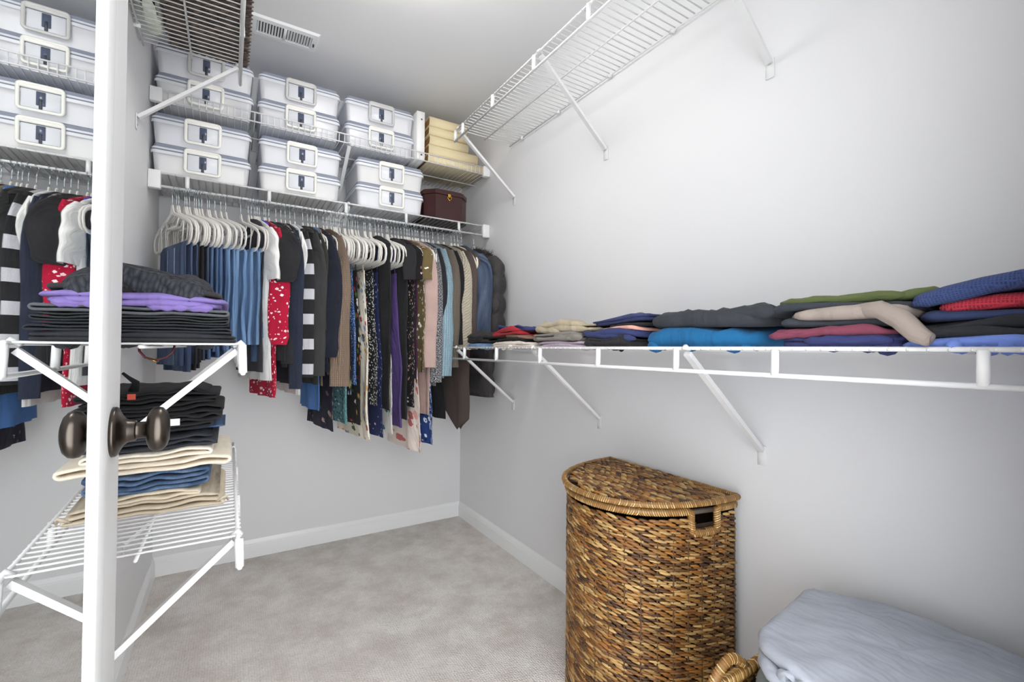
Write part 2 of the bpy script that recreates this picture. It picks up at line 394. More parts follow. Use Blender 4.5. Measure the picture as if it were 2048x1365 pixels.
wire_shelf('wire_shelf', 'short wire shelf beside the door at knob height holding dark knitwear', (-W, -.61, 1.064), (0, -1, 0), (1, 0, 0), 1.04, DL, 'rod', braces=[(.05, .28), (1.005, .28)], conn=[.1, .42, .73, 1.034], clips=[.12, .45, .8])
wire_shelf('wire_shelf', 'lowest short wire shelf beside the door holding folded jeans', (-W, -.62, .692), (0, -1, 0), (1, 0, 0), 1.03, DL, 'rod', braces=[(.1, .28), (.995, .28)], conn=[.1, .41, .72, 1.024], clips=[.12, .5, .85])

# ------------------------------------------------------------------ ceiling vent
def vent():
    t = thing('ceiling_vent', 'white rectangular air register on the ceiling', 'vent', (-1.075, -.447, H))
    fr = MB(); ox, oy, ix, iy = .137, .072, .108, .042
    for z0, z1 in ((0, 1),):
        a = [(-ox, -oy, 0), (ox, -oy, 0), (ox, oy, 0), (-ox, oy, 0)]; b = [(-ox+.008, -oy+.008, -.008), (ox-.008, -oy+.008, -.008), (ox-.008, oy-.008, -.008), (-ox+.008, oy-.008, -.008)]
        c = [(-ix, -iy, -.009), (ix, -iy, -.009), (ix, iy, -.009), (-ix, iy, -.009)]; d = [(-ix, -iy, -.001), (ix, -iy, -.001), (ix, iy, -.001), (-ix, iy, -.001)]
        fr.add(a+b+c+d, [(i+k*4, (i+1) % 4+k*4, (i+1) % 4+k*4+4, i+k*4+4) for k in range(3) for i in range(4)], flat=True)
    link('frame', fr, trimM, t)
    link('backing', MB().box(-ix, ix, -iy, iy, -.0012, -.0004), plain('vent_dark', '#3a3a3a', .9), t)
    link('divider', MB().rbox(-.006, .006, -iy, iy, -.011, -.004, .001, 1), trimM, t)
    sl = MB().box(-.0042, .0042, -iy, iy, -.0006, .0006).mesh('slat')
    for side in (-1, 1):
        for k in range(9):
            o = link('slat', sl, trimM, t); o.location = (side*(.0135+k*.0112), 0, -.0055); o.rotation_euler.y = side*math.radians(38)
    link('lever', MB().rbox(.114, .120, .0, .012, -.018, -.006, .001, 1), plain('vent_dark', '#3a3a3a', .9), t)
vent()

# ------------------------------------------------------------------ clear latch boxes
tubM = tub_mat('tub_clear', '#fbfbfd', .6); lidM = tub_mat('lid_clear', '#a9afc0', .6, .18); rimM = tub_mat('rim_frosted', '#eef0f4', .78, .3)
latchM = plain('latch_cream', '#ecebe4', .35); latchG = plain('latch_grey', '#c9c8c6', .35); clipM = tub_mat('clip_smoke', '#4f586e', .88, .2)
fillM = [fabric('box_fill_white', '#fdfcf9', weave=.1), fabric('box_fill_cream', '#f7eee0', weave=.1), fabric('box_fill_grey', '#f0f0f2', weave=.1)]
BW, BD, BH = .358, .30, .124
def latch_box(x0, y1, z0, label, grp, lm, fill, seed):
    """x0: left side, y1: front face, z0: base"""
    rnd = random.Random(seed); t = thing('latch_box', label, 'storage box', (x0+BW/2, y1+BD/2, z0), rnd.uniform(-.008, .008), grp)
    hx, hy, tz = BW/2-.008, BD/2-.006, BH-.032
    def shell(hx0, hy0, hx1, hy1, z0, z1, r, n=5, base=True):
        mb = MB(); ring = lambda hx, hy, z: [(sx*(hx-r)+r*math.cos(a), sy*(hy-r)+r*math.sin(a), z) for sx, sy, a0 in ((1, 1, 0), (-1, 1, PI/2), (-1, -1, PI), (1, -1, 1.5*PI)) for a in [a0+PI/2*i/n for i in range(n+1)]]
        a, b = ring(hx0, hy0, z0), ring(hx1, hy1, z1); k = len(a)
        mb.add(a+b, [(i, (i+1) % k, k+(i+1) % k, k+i) for i in range(k)])
        if base is not None: mb.add(a if base else b, [tuple(range(k))[::-1] if base else tuple(range(k))], flat=True)
        return mb
    link('tub', shell(hx-.008, hy-.006, hx, hy, 0, tz, .018), tubM, t)
    link('tub_rim', shell(hx+.006, hy+.006, hx+.006, hy+.006, tz-.012, tz, .022, base=None), rimM, t)
    lid = link('lid', shell(hx+.002, hy+.002, hx-.004, hy-.004, tz, BH-.002, .02, base=False), lidM, t)
    link('lid_band', shell(hx+.004, hy+.004, hx+.003, hy+.003, tz+.006, tz+.014, .022, base=None), rimM, lid)
    q = rnd.uniform(.55, .92)
    link('contents', MB().rbox(-hx+.02, hx-.02-rnd.choice((0, 0, .05)), -hy+.016, hy-.02, .004, tz*q+.02, .012, 2), fill, t)
    # latch on the front
    yf = -hy-.007; f = MB(); a, b, r = .060, .046, .010; zc = tz-.026
    P = lambda w, h, zc: [(sx*(w-r)+r*math.cos(q2), yf-.004, zc+sy*(h-r)+r*math.sin(q2)) for sx, sy, a0 in ((1, 1, 0), (-1, 1, PI/2), (-1, -1, PI), (1, -1, 1.5*PI)) for q2 in [a0+PI/2*i/3 for i in range(4)]]
    la = link('latch', MB().tube(P(a, b, zc), .0062, 8, closed=True, up=(0, 1, 0), sx=.6), lm, t)
    link('latch_bar', MB().rbox(-a, a, yf-.006, yf+.004, zc+b-.016, zc+b+.004, .003), lm, la)
    link('latch_window', MB().rbox(-a+.008, a-.008, yf-.001, yf+.004, zc-b+.008, zc+b-.018, .001, 1), rimM, t)
    link('latch_clip', MB().rbox(-.013, .013, yf-.003, yf+.001, zc-b+.02, zc+b-.02, .002, 1), clipM, la)
    link('clip_tongue', MB().rbox(-.005, .005, yf-.005, yf-.001, zc-b+.006, zc-.002, .002, 1), plain('tongue_dark', '#3a3f4c', .4), la)
YB = -.355
for sx, where in ((-1.547, 'against the left wall'), (-1.167, 'in the middle stack'), (-.745, 'beside the dark brown box')):
    for k, lev in enumerate(('bottom', 'top')):
        latch_box(sx, YB+.01*k*0, 1.7630+k*(BH+.0005), f'clear latch box on lower back shelf {where}, {lev} of its stack', 'latch boxes on the lower back shelf', latchM, fillM[(k+int(sx*-9)) % 3], sx+k)
for sx, where in ((-1.542, 'against the left wall'), (-1.172, 'in the middle stack'), (-.798, 'next to the white board')):
    for k, lev in enumerate(('bottom', 'top')):
        latch_box(sx, YB+.012, 2.0595+k*(BH+.0005), f'clear latch box on upper back shelf {where}, {lev} of its stack', 'latch boxes on the upper back shelf', latchG if k else latchM, fillM[(k+int(sx*-7)) % 3], sx+k+3)

# white board, albums, brown box
bd = thing('white_board', 'narrow white board standing on the upper shelf beside the cream albums', 'board', (-.41, -.34, 2.0595))
link('panel', MB().rbox(-.022, .022, -.008, .20, 0, .262, .002, 1), plain('board_white', '#efeeec', .5), bd)
for z in (.03, .22): link('screw', MB().lathe([(0, .002), (.004, .001), (.005, 0)], 10, Matrix.Translation((.004, -.0082, z)) @ Matrix.Rotation(PI/2, 4, 'X')), plain('screw_dark', '#55504c', .5), bd)
coverM = plain('album_cover', '#e3d3ab', .55, bump=.25, bscale=350, var=.05)
def pages_mat():
    s = NT('album_pages'); v = s.uv(obj=True); wv = s.node('ShaderNodeTexWave', bands_direction='Z'); wv.inputs['Scale'].default_value = 90; wv.inputs['Distortion'].default_value = 3
    s.link(v, wv.inputs['Vector']); s.col(s.mix(wv.outputs['Fac'], lin('#5d4220'), lin('#a98048'))); s.set(Roughness=.8); return s.m
pagesM = pages_mat()
z = 2.0595
for k, (x0, x1, th, yo) in enumerate(((-.372, -.035, .047, -.012), (-.362, -.068, .058, 0), (-.358, -.125, .052, .004), (-.362, -.128, .048, .0), (-.360, -.135, .052, .0))):
    where = ('bottom of the stack on the wire shelf', 'second from the bottom of the stack', 'middle of the stack of five', 'second from the top of the stack', 'top of the stack of five')[k]
    t = thing('photo_album', f'cream leather album, {where}', 'album', ((x0+x1)/2, -.325+yo, z), random.Random(k).uniform(-.015, .015), 'cream albums on the upper back shelf')
    hl = (x1-x0)/2
    # cover: rounded spine (front) with two boards running back
    prof = []
    n = 8; h2 = th/2-.0005
    for i in range(n+1):
        a = PI/2+PI*i/n; prof.append((-.010+.012*math.cos(a)*1.0, h2+h2*math.sin(a)))
    outer = [(.26, th-.001)]+prof+[(.26, 0)]
    inner = [(.26, .004)]+[(p[0]+.005, min(max(p[1], .004), th-.005)) for p in prof[::-1]]+[(.26, th-.005)]
    poly = outer+inner; kk = len(poly); mb = MB()
    for xx in (-hl, hl): mb.v += [(xx, p[0], p[1]) for p in poly]; mb.uv += [(p[0], p[1]) for p in poly]; mb.c += [None]*kk
    mb.f += [(i, (i+1) % kk, kk+(i+1) % kk, kk+i) for i in range(kk)]
    no = len(outer)
    for b in (0, kk):
        for i in range(no-1): 
            f = (b+i, b+i+1, b+kk-2-i, b+kk-1-i); mb.f.append(f if b else f[::-1])
    link('cover', mb, coverM, t)
    link('pages', MB().rbox(-hl+.005, hl-.005, -.003, .25, .0045, th-.0055, .001, 1), pagesM, t)
    z += th
brn = plain('brown_leather', '#3b1e1d', .3, bump=.15, bscale=500, var=.12); gold = plain('gold', '#d8b04a', .25, 1)
t = thing('keepsake_box', 'dark brown leather box with clipped corners and gold heart clasp', 'box', (-.245, -.2, 1.7630))
oct_ = lambda e, c: [(-.127-e, -.1), (-.127-e+c-e*.4, -.15-e), (.127+e-c+e*.4, -.15-e), (.127+e, -.1), (.127+e, .13+e), (-.127-e, .13+e)]
link('body', MB().prism(oct_(0, .05), 0, .135), brn, t)
ld = link('lid', MB().prism(oct_(.004, .05), .1365, .158).prism(oct_(0, .055), .158, .163), brn, t)
heart = [(.011*(16*math.sin(a)**3)/16, -.158, .118+.0105*(13*math.cos(a)-5*math.cos(2*a)-2*math.cos(3*a)-math.cos(4*a))/13) for a in [2*PI*i/24 for i in range(24)]]
cl = link('clasp', MB().tube(heart, .002, 6, closed=True), gold, t); cl['label'] = 'gold heart clasp'
link('clasp_plate', MB().rbox(-.009, .009, -.159, -.1545, .126, .142, .002), gold, cl)

# ------------------------------------------------------------------ hangers
RZ = 1.760-.054; RY = -DB-.004
def hanger_meshes():
    right = [(.005, -.078), (.009, -.092), (.022, -.110), (.06, -.124), (.10, -.137), (.15, -.154), (.19, -.172), (.207, -.190), (.210, -.212), (.203, -.236), (.185, -.247), (.12, -.250), (.0, -.250)]
    loop = [(0, y, z) for y, z in right]+[(0, -y, z) for y, z in right[-2::-1]]
    mb = MB().tube(loop, .0078, 8, closed=True, up=(1, 0, 0), sx=.36)
    mb.tube([(0, 0, -.070), (0, 0, -.11)], [.005, .012], 8, up=(1, 0, 0), sx=.36)
    mb.tube([(0, .075, -.13), (0, .05, -.165), (0, -.05, -.165), (0, -.075, -.13)], .006, 6, up=(1, 0, 0), sx=.4)
    for q in (-1, 1): mb.tube([(0, q*.12, -.145), (0, q*.125, -.175), (0, q*.11, -.248)], .005, 6, up=(1, 0, 0), sx=.4)
    R = .0150; cz = -.0075
    hk = [(0, 0, -.074), (0, 0, -.045), (0, .002, -.034)]+[(0, R*math.cos(a), cz+R*math.sin(a)) for a in [math.radians(d) for d in range(-75, 200, 22)]]
    hm = MB().tube(hk, .0017, 6)
    return mb.mesh('body'), hm.mesh('hook')
HB, HH = hanger_meshes()
def hanger(x, rz):
    t = thing('clothes_hanger', 'slim white hanger hooked on the rod under the back shelf', 'hanger', (x, RY, RZ), rz, 'white hangers on the back rod')
    link('body', HB, hangM, t); link('hook', HH, hookM, t); return t

# ------------------------------------------------------------------ hanging garments
FX = [0.0]     # neighbouring clothes share their folds
def tube_cloth(mb, rows, n=28, seed=0., fold=.006, nf=3., edge=.0, pw=.75, uvo=0.0, twist=0.):
    """closed cloth tube through rows of (z, y_centre, half_width_y, half_thick_x, x_shift)"""
    R = len(rows)-1
    def fn(a, b):
        j = b*R; i = min(int(j), R-1); fr = j-i; p, q = rows[i], rows[i+1]
        z, yc, w_, h_, xs = [p[k]*(1-fr)+q[k]*fr for k in range(5)]
        g = 2*PI*a; cs, sn = math.cos(g), math.sin(g)
        yy = w_*math.copysign(abs(cs)**pw, cs); xx = h_*math.copysign(abs(sn)**.8, sn)
        dep = min(1, b*1.6)
        wv = fold*dep*(math.sin(yy*2*PI*nf/.4+FX[0]*5+1.5*nz(z*3, FX[0]*1.3)) + 1.2*nz(yy*13, z*5, FX[0]*3))
        ed = edge*dep*nz(z*9, seed*7, 1.3 if cs > 0 else 4.4)
        if twist: k_ = min(1, b*3); ct, st = math.cos(twist*k_), math.sin(twist*k_); xx, yy = xx*ct-yy*st, yy*ct+xx*st
        return (xx+wv+xs, yc+yy+ed*abs(cs), z), (a*2*(w_+h_)*1.9+uvo, z)
    mb.grid(fn, n, R*2 if R < 14 else R)
def lerp_rows(z0, z1, n, w0, w1, h0, h1, yc=0., x0=0., x1=0.):
    return [(z0+(z1-z0)*i/n, yc, w0+(w1-w0)*i/n, h0+(h1-h0)*i/n, x0+(x1-x0)*i/n) for i in range(n+1)]
def sleeve_mesh(side, length, seed, r0=.052, r1=.036, th=.017, puff=0, y0=.2, bulge=None, ruffle=0):
    mb = MB(); rows = []
    n = 44 if bulge or ruffle else 14
    for i in range(n+1):
        f = i/n; z = -.155-length*f
        yc = side*(y0-.012+.022*min(1, f*4)+.012*nz(f*2, seed))
        wd = (r0+(r1-r0)*f)*(1+puff*math.sin(PI*min(1, f*1.05))**2)*(.45+.55*min(1, f*9))
        if puff and f > .93: wd *= .75
        t_ = th*(.6+.4*min(1, f*5))*(1+puff*.8*math.sin(PI*f))
        if bulge: k = abs(math.sin(PI*f*bulge)); t_ *= .5+.6*k**.45; wd *= .86+.18*k**.45
        if ruffle: wd *= 1+ruffle*math.sin(f*21+seed); t_ *= 1+ruffle*1.5*math.sin(f*17+seed*2)
        rows.append((z, yc, wd, t_, .006*nz(f*3, seed+9)))
    tube_cloth(mb, rows, 18, seed, .0025, 6, .008, .85, twist=0 if bulge or ruffle else -side*.95); return mb
def cuff_mesh(side, length, seed, r1, y0=.2):
    z = -.155-length; yc = side*(y0+.010+.012*nz(2, seed)); mb = MB()
    tube_cloth(mb, [(z+.03, yc, r1*.8, .016, 0), (z-.02, yc, r1*.85, .017, 0)], 16, seed, .001, 3); return mb
G = 'clothes hanging on the back rod'
usedX = []; SPEC = []
def PHI(x): return .38 if x < -1.32 else (.38-.9*(x+1.32) if x < -1.04 else max(.07, .13-.06*(x+1.04)))      # how far the hangers are turned on the rod
def garment(name, label, cat, u, vb, mat, kind='long', slv=None, Wd=.2, hemw=None, h=.014, fold=.006, nf=3., seed=None, rz=None, puff=0, r0=.036, r1=.029, hem=None, mat2=None, quilt=0, sth=.009, ruffle=0, X=None, hmax=.0095, fin=None):
    """u: photo column of the near edge at mid height; vb: photo row of the hem"""
    if X is None:
        X = at(u, 600, 'y', RY-Wd).x; X -= Wd*math.sin(PHI(X))
        d = dict(locals()); SPEC.append(d); return d
    rz = PHI(X) if rz is None else rz; ye = RY-Wd*math.cos(rz); zb = at(u, vb, 'y', ye).z-RZ; h = min(h, hmax if Wd >= .195 or quilt else .0062); FX[0] = X; fold = min(fold, .008); nf = 3
    seed = seed if seed is not None else (u*.137) % 7
    t = thing(name, label, cat, (X, RY, RZ), rz, G); hemw = hemw or Wd+.01
    mb = MB()
    if kind in ('long', 'short', 'sleeveless'):
        rows = [(-.090, 0, .03, .007, 0), (-.100, 0, .07, .008, 0), (-.118, 0, .115, min(h, .0085), 0), (-.138, 0, Wd*.8, h, 0), (-.160, 0, Wd*.99, h, 0)]
        rows += lerp_rows(-.19, zb, 60 if quilt else 14, Wd*.99, hemw, h, h*1.15)
    elif kind == 'strap':
        z0 = -.285
        rows = lerp_rows(z0, z0-.10, 3, Wd*.62, Wd*.66, h*.8, h)+lerp_rows(z0-.14, zb, 13, Wd*.68, hemw, h, h*1.3)
        for s in (-1, 1):
            mb.tube([(0, s*.075, -.120), (.006, s*.085, -.2), (.004, s*Wd*.5, z0-.01)], .0035, 6, up=(1, 0, 0), sx=.5)
    tube_cloth(mb, rows, 30, seed, fold, nf, .012)
    if hem:
        for i, v in enumerate(mb.v):
            k = max(0, (v[2]+.3)/(zb+.3)); mb.v[i] = (v[0], v[1], v[2]+hem(v[1])*k**3)
    if quilt:
        for i, v in enumerate(mb.v):
            k = abs(math.sin(PI*(v[2]+.16)/quilt)); s_ = .5+.6*k**.45; mb.v[i] = (v[0]*s_, v[1]*(.94+.07*k**.5), v[2])
    link('body', mb, mat, t)
    if kind in ('long', 'short') and slv:
        sl = at(u, slv, 'y', ye).z-RZ
        for s in (-1, 1): link('sleeve', sleeve_mesh(s, max(.06, -.155-sl), seed+s, r0, r1, th=sth, puff=puff, y0=Wd, bulge=quilt and (-.155-sl)/quilt, ruffle=ruffle), mat2 or mat, t)
    usedX.append((X, rz, label))
    if fin: fin(t)
    return t

# pants folded over the hanger bars
def pants(name, label, uh, vb, mat, seed, half=.115, yc=-.06, thick=.016, rz=None, wob=.012, seam=()):
    """uh: photo column of the hook on the rod"""
    X = at(uh, 400, 'y', RY).x; rz = PHI(X) if rz is None else rz; zb = at(uh+10, vb, 'y', RY-.2).z-RZ; FX[0] = X
    t = thing(name, label, 'pants', (X, RY, RZ), rz, 'pants folded over hangers on the back rod')
    for s in (-1, 1):
        mb = MB(); rows = [(-.2385, yc, half*.93, .0015, s*.0022), (-.243, yc, half*.95, .0026, s*.0052)]+lerp_rows(-.262, zb+(.03 if s > 0 else 0), 14, half*.97, half*(1.0+.12*math.sin(seed*3)), thick*.42, thick*.5, yc, s*thick*.50, s*thick*.52)
        tube_cloth(mb, rows, 28, seed+s, .006, 3.5, wob, .6); link('leg', mb, mat, t)
    if seam:
        for yy in seam:
            pts = []
            for i in range(15):
                f = i/14; z = -.262+(zb+.262)*f; dep = min(1, ((2+14*f)/16)*1.6); wv = .006*dep*(math.sin(yy*2*PI*3.5/.4+FX[0]*5+1.5*nz(z*3, FX[0]*1.3))+1.2*nz(yy*13, z*5, FX[0]*3))
                pts.append((wv-thick*(.50+.44+.04*f), yc+yy, z))
            link('seam', MB().tube(pts, .0016, 5), fabric('stitch_pale', '#9fb2cc'), t)
    usedX.append((X, rz, label)); return t
den = lambda n, c: fabric(n, c, 'denim', rough=.85, weave=.5)
dkD, mdD, ltD, bl = den('denim_dark', '#2b426a'), den('denim_mid', '#44699a'), den('denim_light', '#6f97c4'), den('denim_indigo', '#233858')
blackP = fabric('cloth_black', '#2a2a2c'); blackB = fabric('cloth_brownblack', '#2f2b2d')
pants('jeans', 'dark blue jeans on the hanger nearest the left wall', 345, 733, dkD, 1.1, .14, -.05, .020, seam=(-.045, .03))
pants('jeans', 'dark blue jeans with a pale side seam next to the black trousers', 357, 745, dkD, 2.3, .13, -.06, .020, seam=(-.06,))
pants('trousers', 'brownish black trousers between dark jeans and black trousers', 370, 742, blackB, 3.1, .125)
pants('trousers', 'black trousers hanging before the indigo jeans', 379, 738, blackP, 3.9, .125)
pants('jeans', 'indigo jeans hanging right after the black trousers', 389, 722, bl, 4.2, .12)
pants('jeans', 'mid blue jeans folded narrow beside the indigo pair', 398, 720, mdD, 5.2, .12, thick=.018)
pants('jeans', 'mid blue jeans with soft long folds in the hanging row', 415, 716, mdD, 6.4, .12, thick=.020)
pants('jeans', 'pale mid blue jeans next to the lone hanger', 430, 716, ltD, 6.9, .12, thick=.020)
pants('jeans', 'light blue jeans with a bulging leg on a lone hanger', 452, 712, ltD, 7.7, .12, thick=.030, wob=.03, seam=(-.05,))
pants('jeans', 'light blue jeans with a belt-looped waist hanging down', 482, 690, ltD, 8.1, .12, thick=.026, wob=.02)
pants('jeans', 'light blue jeans with pocket showing near the white blouse', 497, 690, ltD, 9.4, .12, thick=.022)
pants('jeans', 'deeper blue jeans last of the denim row', 509, 725, mdD, 10.2, .11, thick=.018)
F_ = fabric
blk = F_('knit_black', '#2b2b2e'); navy = F_('cloth_navy', '#2a3040'); char = F_('cloth_charcoal', '#3a3a3b'); white = F_('cloth_white', '#e9e9e6'); tan = F_('knit_tan', '#a18a78', 'knit', scale=60, weave=.4)
g = garment
g('top', 'dark grey top squeezed between jeans and white blouse', 'top', 528, 745, F_('cloth_plumgrey', '#3d3b42'), 'sleeveless', Wd=.17, h=.012)
g('top', 'royal blue top mostly hidden behind the white ruffle blouse', 'top', 532, 660, F_('cloth_royal', '#2d49b8'), 'sleeveless', Wd=.16, h=.01)
g('blouse', 'white blouse with ruffled short sleeves', 'blouse', 537, 762, white, 'short', 562, Wd=.2, fold=.012, nf=5, puff=0, r0=.04, r1=.085, h=.018, ruffle=.05, sth=.014)
g('top', 'black blouse with puffed short sleeves', 'top', 561, 722, F_('cloth_black2', '#29292b'), 'short', 565, Wd=.228, puff=.35, r0=.046, r1=.044, h=.016)
g('dress', 'red dress with small white flowers', 'dress', 556, 797, F_('red_floral', '#b01437', 'floral', ['#f2d5da', '#fbeef0'], 55, .30), 'long', 690, Wd=.212, hemw=.19, h=.016, fold=.009, r0=.024, r1=.040, puff=.25)
g('top', 'plain black long sleeve top behind the red floral dress', 'top', 572, 735, blk, 'long', 728, Wd=.19)
g('blouse', 'black and cream abstract print blouse', 'blouse', 581, 620, F_('abstract', '#27262a', 'floral', ['#d9c7b4', '#efe9e2'], 60, .34), 'long', 600, Wd=.19, h=.011)
g('sweater', 'navy long sleeve sweater with straight cuffs', 'sweater', 592, 770, navy, 'long', 778, Wd=.205, r0=.031, r1=.029)
g('shirt', 'white shirt peeking out beside the navy sweater', 'shirt', 601, 790, white, 'long', 700, Wd=.195, h=.01)
g('sweater', 'black sweater with wide silvery stripes', 'sweater', 611, 742, F_('striped', '#252527', 'stripe', ['#9d9da3', '#dcdce0'], .105, .42), 'long', 755, Wd=.205, r0=.035, r1=.032, h=.012)
g('sweater', 'charcoal fleece long sleeve sweater beside the striped one', 'sweater', 629, 740, char, 'long', 752, Wd=.205, r0=.05, r1=.046, h=.018)
g('top', 'dark olive grey long sleeve top beside the charcoal sweater', 'top', 641, 770, F_('cloth_olivegrey', '#35352f'), 'long', 660, Wd=.2, h=.012)
g('top', 'bright blue top with a ragged hem showing below the sweaters', 'top', 638, 822, F_('cloth_bluebright', '#4c77b4'), 'sleeveless', Wd=.155, h=.012, fold=.01, nf=5)
g('blouse', 'navy blouse with gathered cuff', 'blouse', 657, 745, F_('cloth_navyblack', '#20232f'), 'long', 715, Wd=.205, puff=.25, r0=.038, r1=.04, h=.014)
g('top', 'brown top with hem showing behind the navy blouse', 'top', 648, 772, F_('cloth_brownish', '#8b7463'), 'sleeveless', Wd=.16, h=.01)
g('sweater', 'long tan ribbed cardigan', 'cardigan', 677, 770, tan, 'long', 773, Wd=.21, r0=.046, r1=.043, h=.016)
g('dress', 'dark navy dress with faded pink blossoms near the hem', 'dress', 672, 862, F_('navy_blossom', '#1d1e30', 'floral', ['#6d5a63', '#b59a92'], 22, .3), 'strap', Wd=.18, hemw=.2, h=.016)
g('dress', 'periwinkle blue dress with pale leaf print on straps', 'dress', 688, 700, F_('periwinkle', '#5f6f9c', 'floral', ['#aab8dc', '#2c3563', '#dfe4f3'], 30, .4), 'strap', Wd=.205, hemw=.19, h=.012)
g('dress', 'teal patterned dress with embroidered bands', 'dress', 698, 848, F_('teal_pattern', '#5e8f93', 'floral', ['#1f3a44', '#cfe3e2', '#2c5560'], 75, .36), 'strap', Wd=.205, hemw=.215, h=.018)
g('dress', 'black dress with blue flowers and yellow leaves', 'dress', 706, 790, F_('black_blueflower', '#17181f', 'floral', ['#b7b23c', '#7ea6cf', '#dfe9f2'], 17, .38), 'strap', Wd=.2, hemw=.2, h=.013)
g('dress', 'bright blue dress speckled with white dots', 'dress', 715, 770, F_('blue_dots', '#1f4f8f', 'dots', ['#dce9f7'], 130, .33), 'strap', Wd=.205, h=.012)
g('dress', 'black dress with small multicoloured flowers', 'dress', 724, 850, F_('black_multi', '#1b191b', 'floral', ['#4e7a3e', '#c2303d', '#d8a13a', '#e9e2d8'], 24, .3), 'strap', Wd=.195, h=.012)
g('dress', 'cream dress with large yellow and blue flowers and tie straps', 'dress', 741, 880, F_('cream_floral', '#ece4d3', 'floral', ['#4d5a3c', '#8f9fc4', '#d7a93c', '#c4565a'], 25, .36), 'strap', Wd=.21, hemw=.225, h=.026, fold=.012, nf=4)
g('dress', 'black dress with dense white spots', 'dress', 758, 812, F_('black_spots', '#141416', 'dots', ['#f3f3f3'], 85, .34), 'strap', Wd=.205, h=.016)
g('dress', 'navy dress with small print beside the spotted dress', 'dress', 767, 875, F_('navy_print', '#1f2a59', 'dots', ['#c9cbe2'], 40, .22), 'strap', Wd=.19, h=.012)
g('dress', 'plain black dress with flared hem', 'dress', 781, 820, F_('cloth_black3', '#242426'), 'sleeveless', Wd=.2, hemw=.225, h=.022, fold=.008)
g('dress', 'white dress with yellow and teal flowers', 'dress', 786, 868, F_('white_floral', '#efece4', 'floral', ['#2c3b5c', '#d6a92f', '#2d7f8f', '#b23b41'], 22, .26), 'strap', Wd=.19, h=.013)
g('dress', 'purple dress with silver speckles', 'dress', 806, 855, F_('purple_sparkle', '#54407a', 'dots', ['#c9bfe0'], 45, .07), 'strap', Wd=.21, hemw=.23, h=.024, fold=.010)
g('top', 'black short sleeve top above the purple dress', 'top', 815, 840, F_('cloth_black4', '#28282a'), 'short', 560, Wd=.2, h=.016)
g('dress', 'black dress with pink and white sprigs', 'dress', 829, 815, F_('black_sprig', '#1a1718', 'floral', ['#e9c9c4', '#c9808a', '#f3ece8'], 48, .27), 'long', 560, Wd=.2, h=.016)
g('top', 'plum top hanging behind the olive flowered dress', 'top', 833, 758, F_('cloth_plum', '#4a2745'), 'sleeveless', Wd=.19, h=.012)
g('dress', 'olive dress with clusters of white flowers', 'dress', 847, 745, F_('olive_floral', '#6b5d3c', 'floral', ['#efe6d8', '#e6c7b6', '#fbf7ee'], 34, .3), 'long', 560, Wd=.205, h=.017)
g('dress', 'cream rose print dress with wide hem at the bottom', 'dress', 838, 903, F_('rose_cream', '#eee0d6', 'floral', ['#8a6a52', '#c96f6d', '#e6aaa0'], 17, .36), 'strap', Wd=.17, hemw=.21, h=.03, fold=.014)
g('dress', 'royal blue paisley dress with tassel hem', 'dress', 866, 888, F_('paisley', '#23407e', 'floral', ['#a9c4e2', '#e6eef8', '#16284f'], 34, .42), 'strap', Wd=.19, hemw=.22, h=.022, fold=.012)
g('blouse', 'dusty pink blouse with long sleeves', 'blouse', 859, 830, F_('dusty_pink', '#b99f97'), 'long', 735, Wd=.205, h=.015)
g('sweater', 'speckled black and white knit sweater', 'sweater', 868, 772, F_('speckle', '#1f2026', 'melange', ['#d9dade'], 260), 'long', 765, Wd=.2, r0=.034, r1=.03, h=.012)
g('cardigan', 'black cardigan beside the light blue sweater', 'cardigan', 876, 748, F_('cloth_black5', '#26262a'), 'long', 745, Wd=.2, h=.013)
g('sweater', 'light blue ribbed sweater', 'sweater', 890, 757, F_('light_blue', '#9fbccb', 'knit', scale=45, weave=.6), 'long', 752, Wd=.21, r0=.042, r1=.038, h=.016)
g('skirt', 'black skirt showing below the light blue sweater', 'skirt', 886, 838, F_('cloth_black6', '#19191b'), 'strap', Wd=.18, hemw=.2, h=.02)
g('sweater', 'taupe chunky knit sweater', 'sweater', 903, 735, F_('taupe_knit', '#857a6d', 'knit', scale=75), 'long', 735, Wd=.21, r0=.040, r1=.036, h=.016)
g('top', 'black fuzzy top between the two chunky knits', 'top', 912, 700, F_('cloth_black7', '#1d1d20'), 'long', 690, Wd=.2, h=.012)
g('sweater', 'cream and brown cable knit sweater', 'sweater', 925, 700, F_('cable_cream', '#cfc4b1', 'cable', scale=42), 'long', 700, Wd=.21, r0=.044, r1=.04, h=.018)
g('cardigan', 'mauve brown cardigan with long pointed hem', 'cardigan', 940, 830, F_('mauve', '#756560', 'knit', scale=80, weave=.3), 'long', 700, Wd=.205, hemw=.2, h=.016, hem=lambda y: -.10*max(0, 1-abs(y+.10)/.12)+.05*(1 if y > .05 else 0))
g('sweater', 'cream sweater peeking between mauve and brown cardigans', 'sweater', 942, 690, F_('cream_plain', '#d9cdb4'), 'long', 640, Wd=.18, h=.01)
g('cardigan', 'brown cardigan beside the denim jacket', 'cardigan', 952, 700, F_('brown_card', '#6d5f55', 'knit', scale=70), 'long', 690, Wd=.195, h=.012)
def jacket_fin(t):
    c = MB(); tube_cloth(c, [(-.080, 0, .04, .012, 0), (-.105, 0, .085, .014, 0), (-.145, 0, .12, .015, 0)], 20, 2, .001, 3); link('collar', c, MATS['denim_jacket'], t)
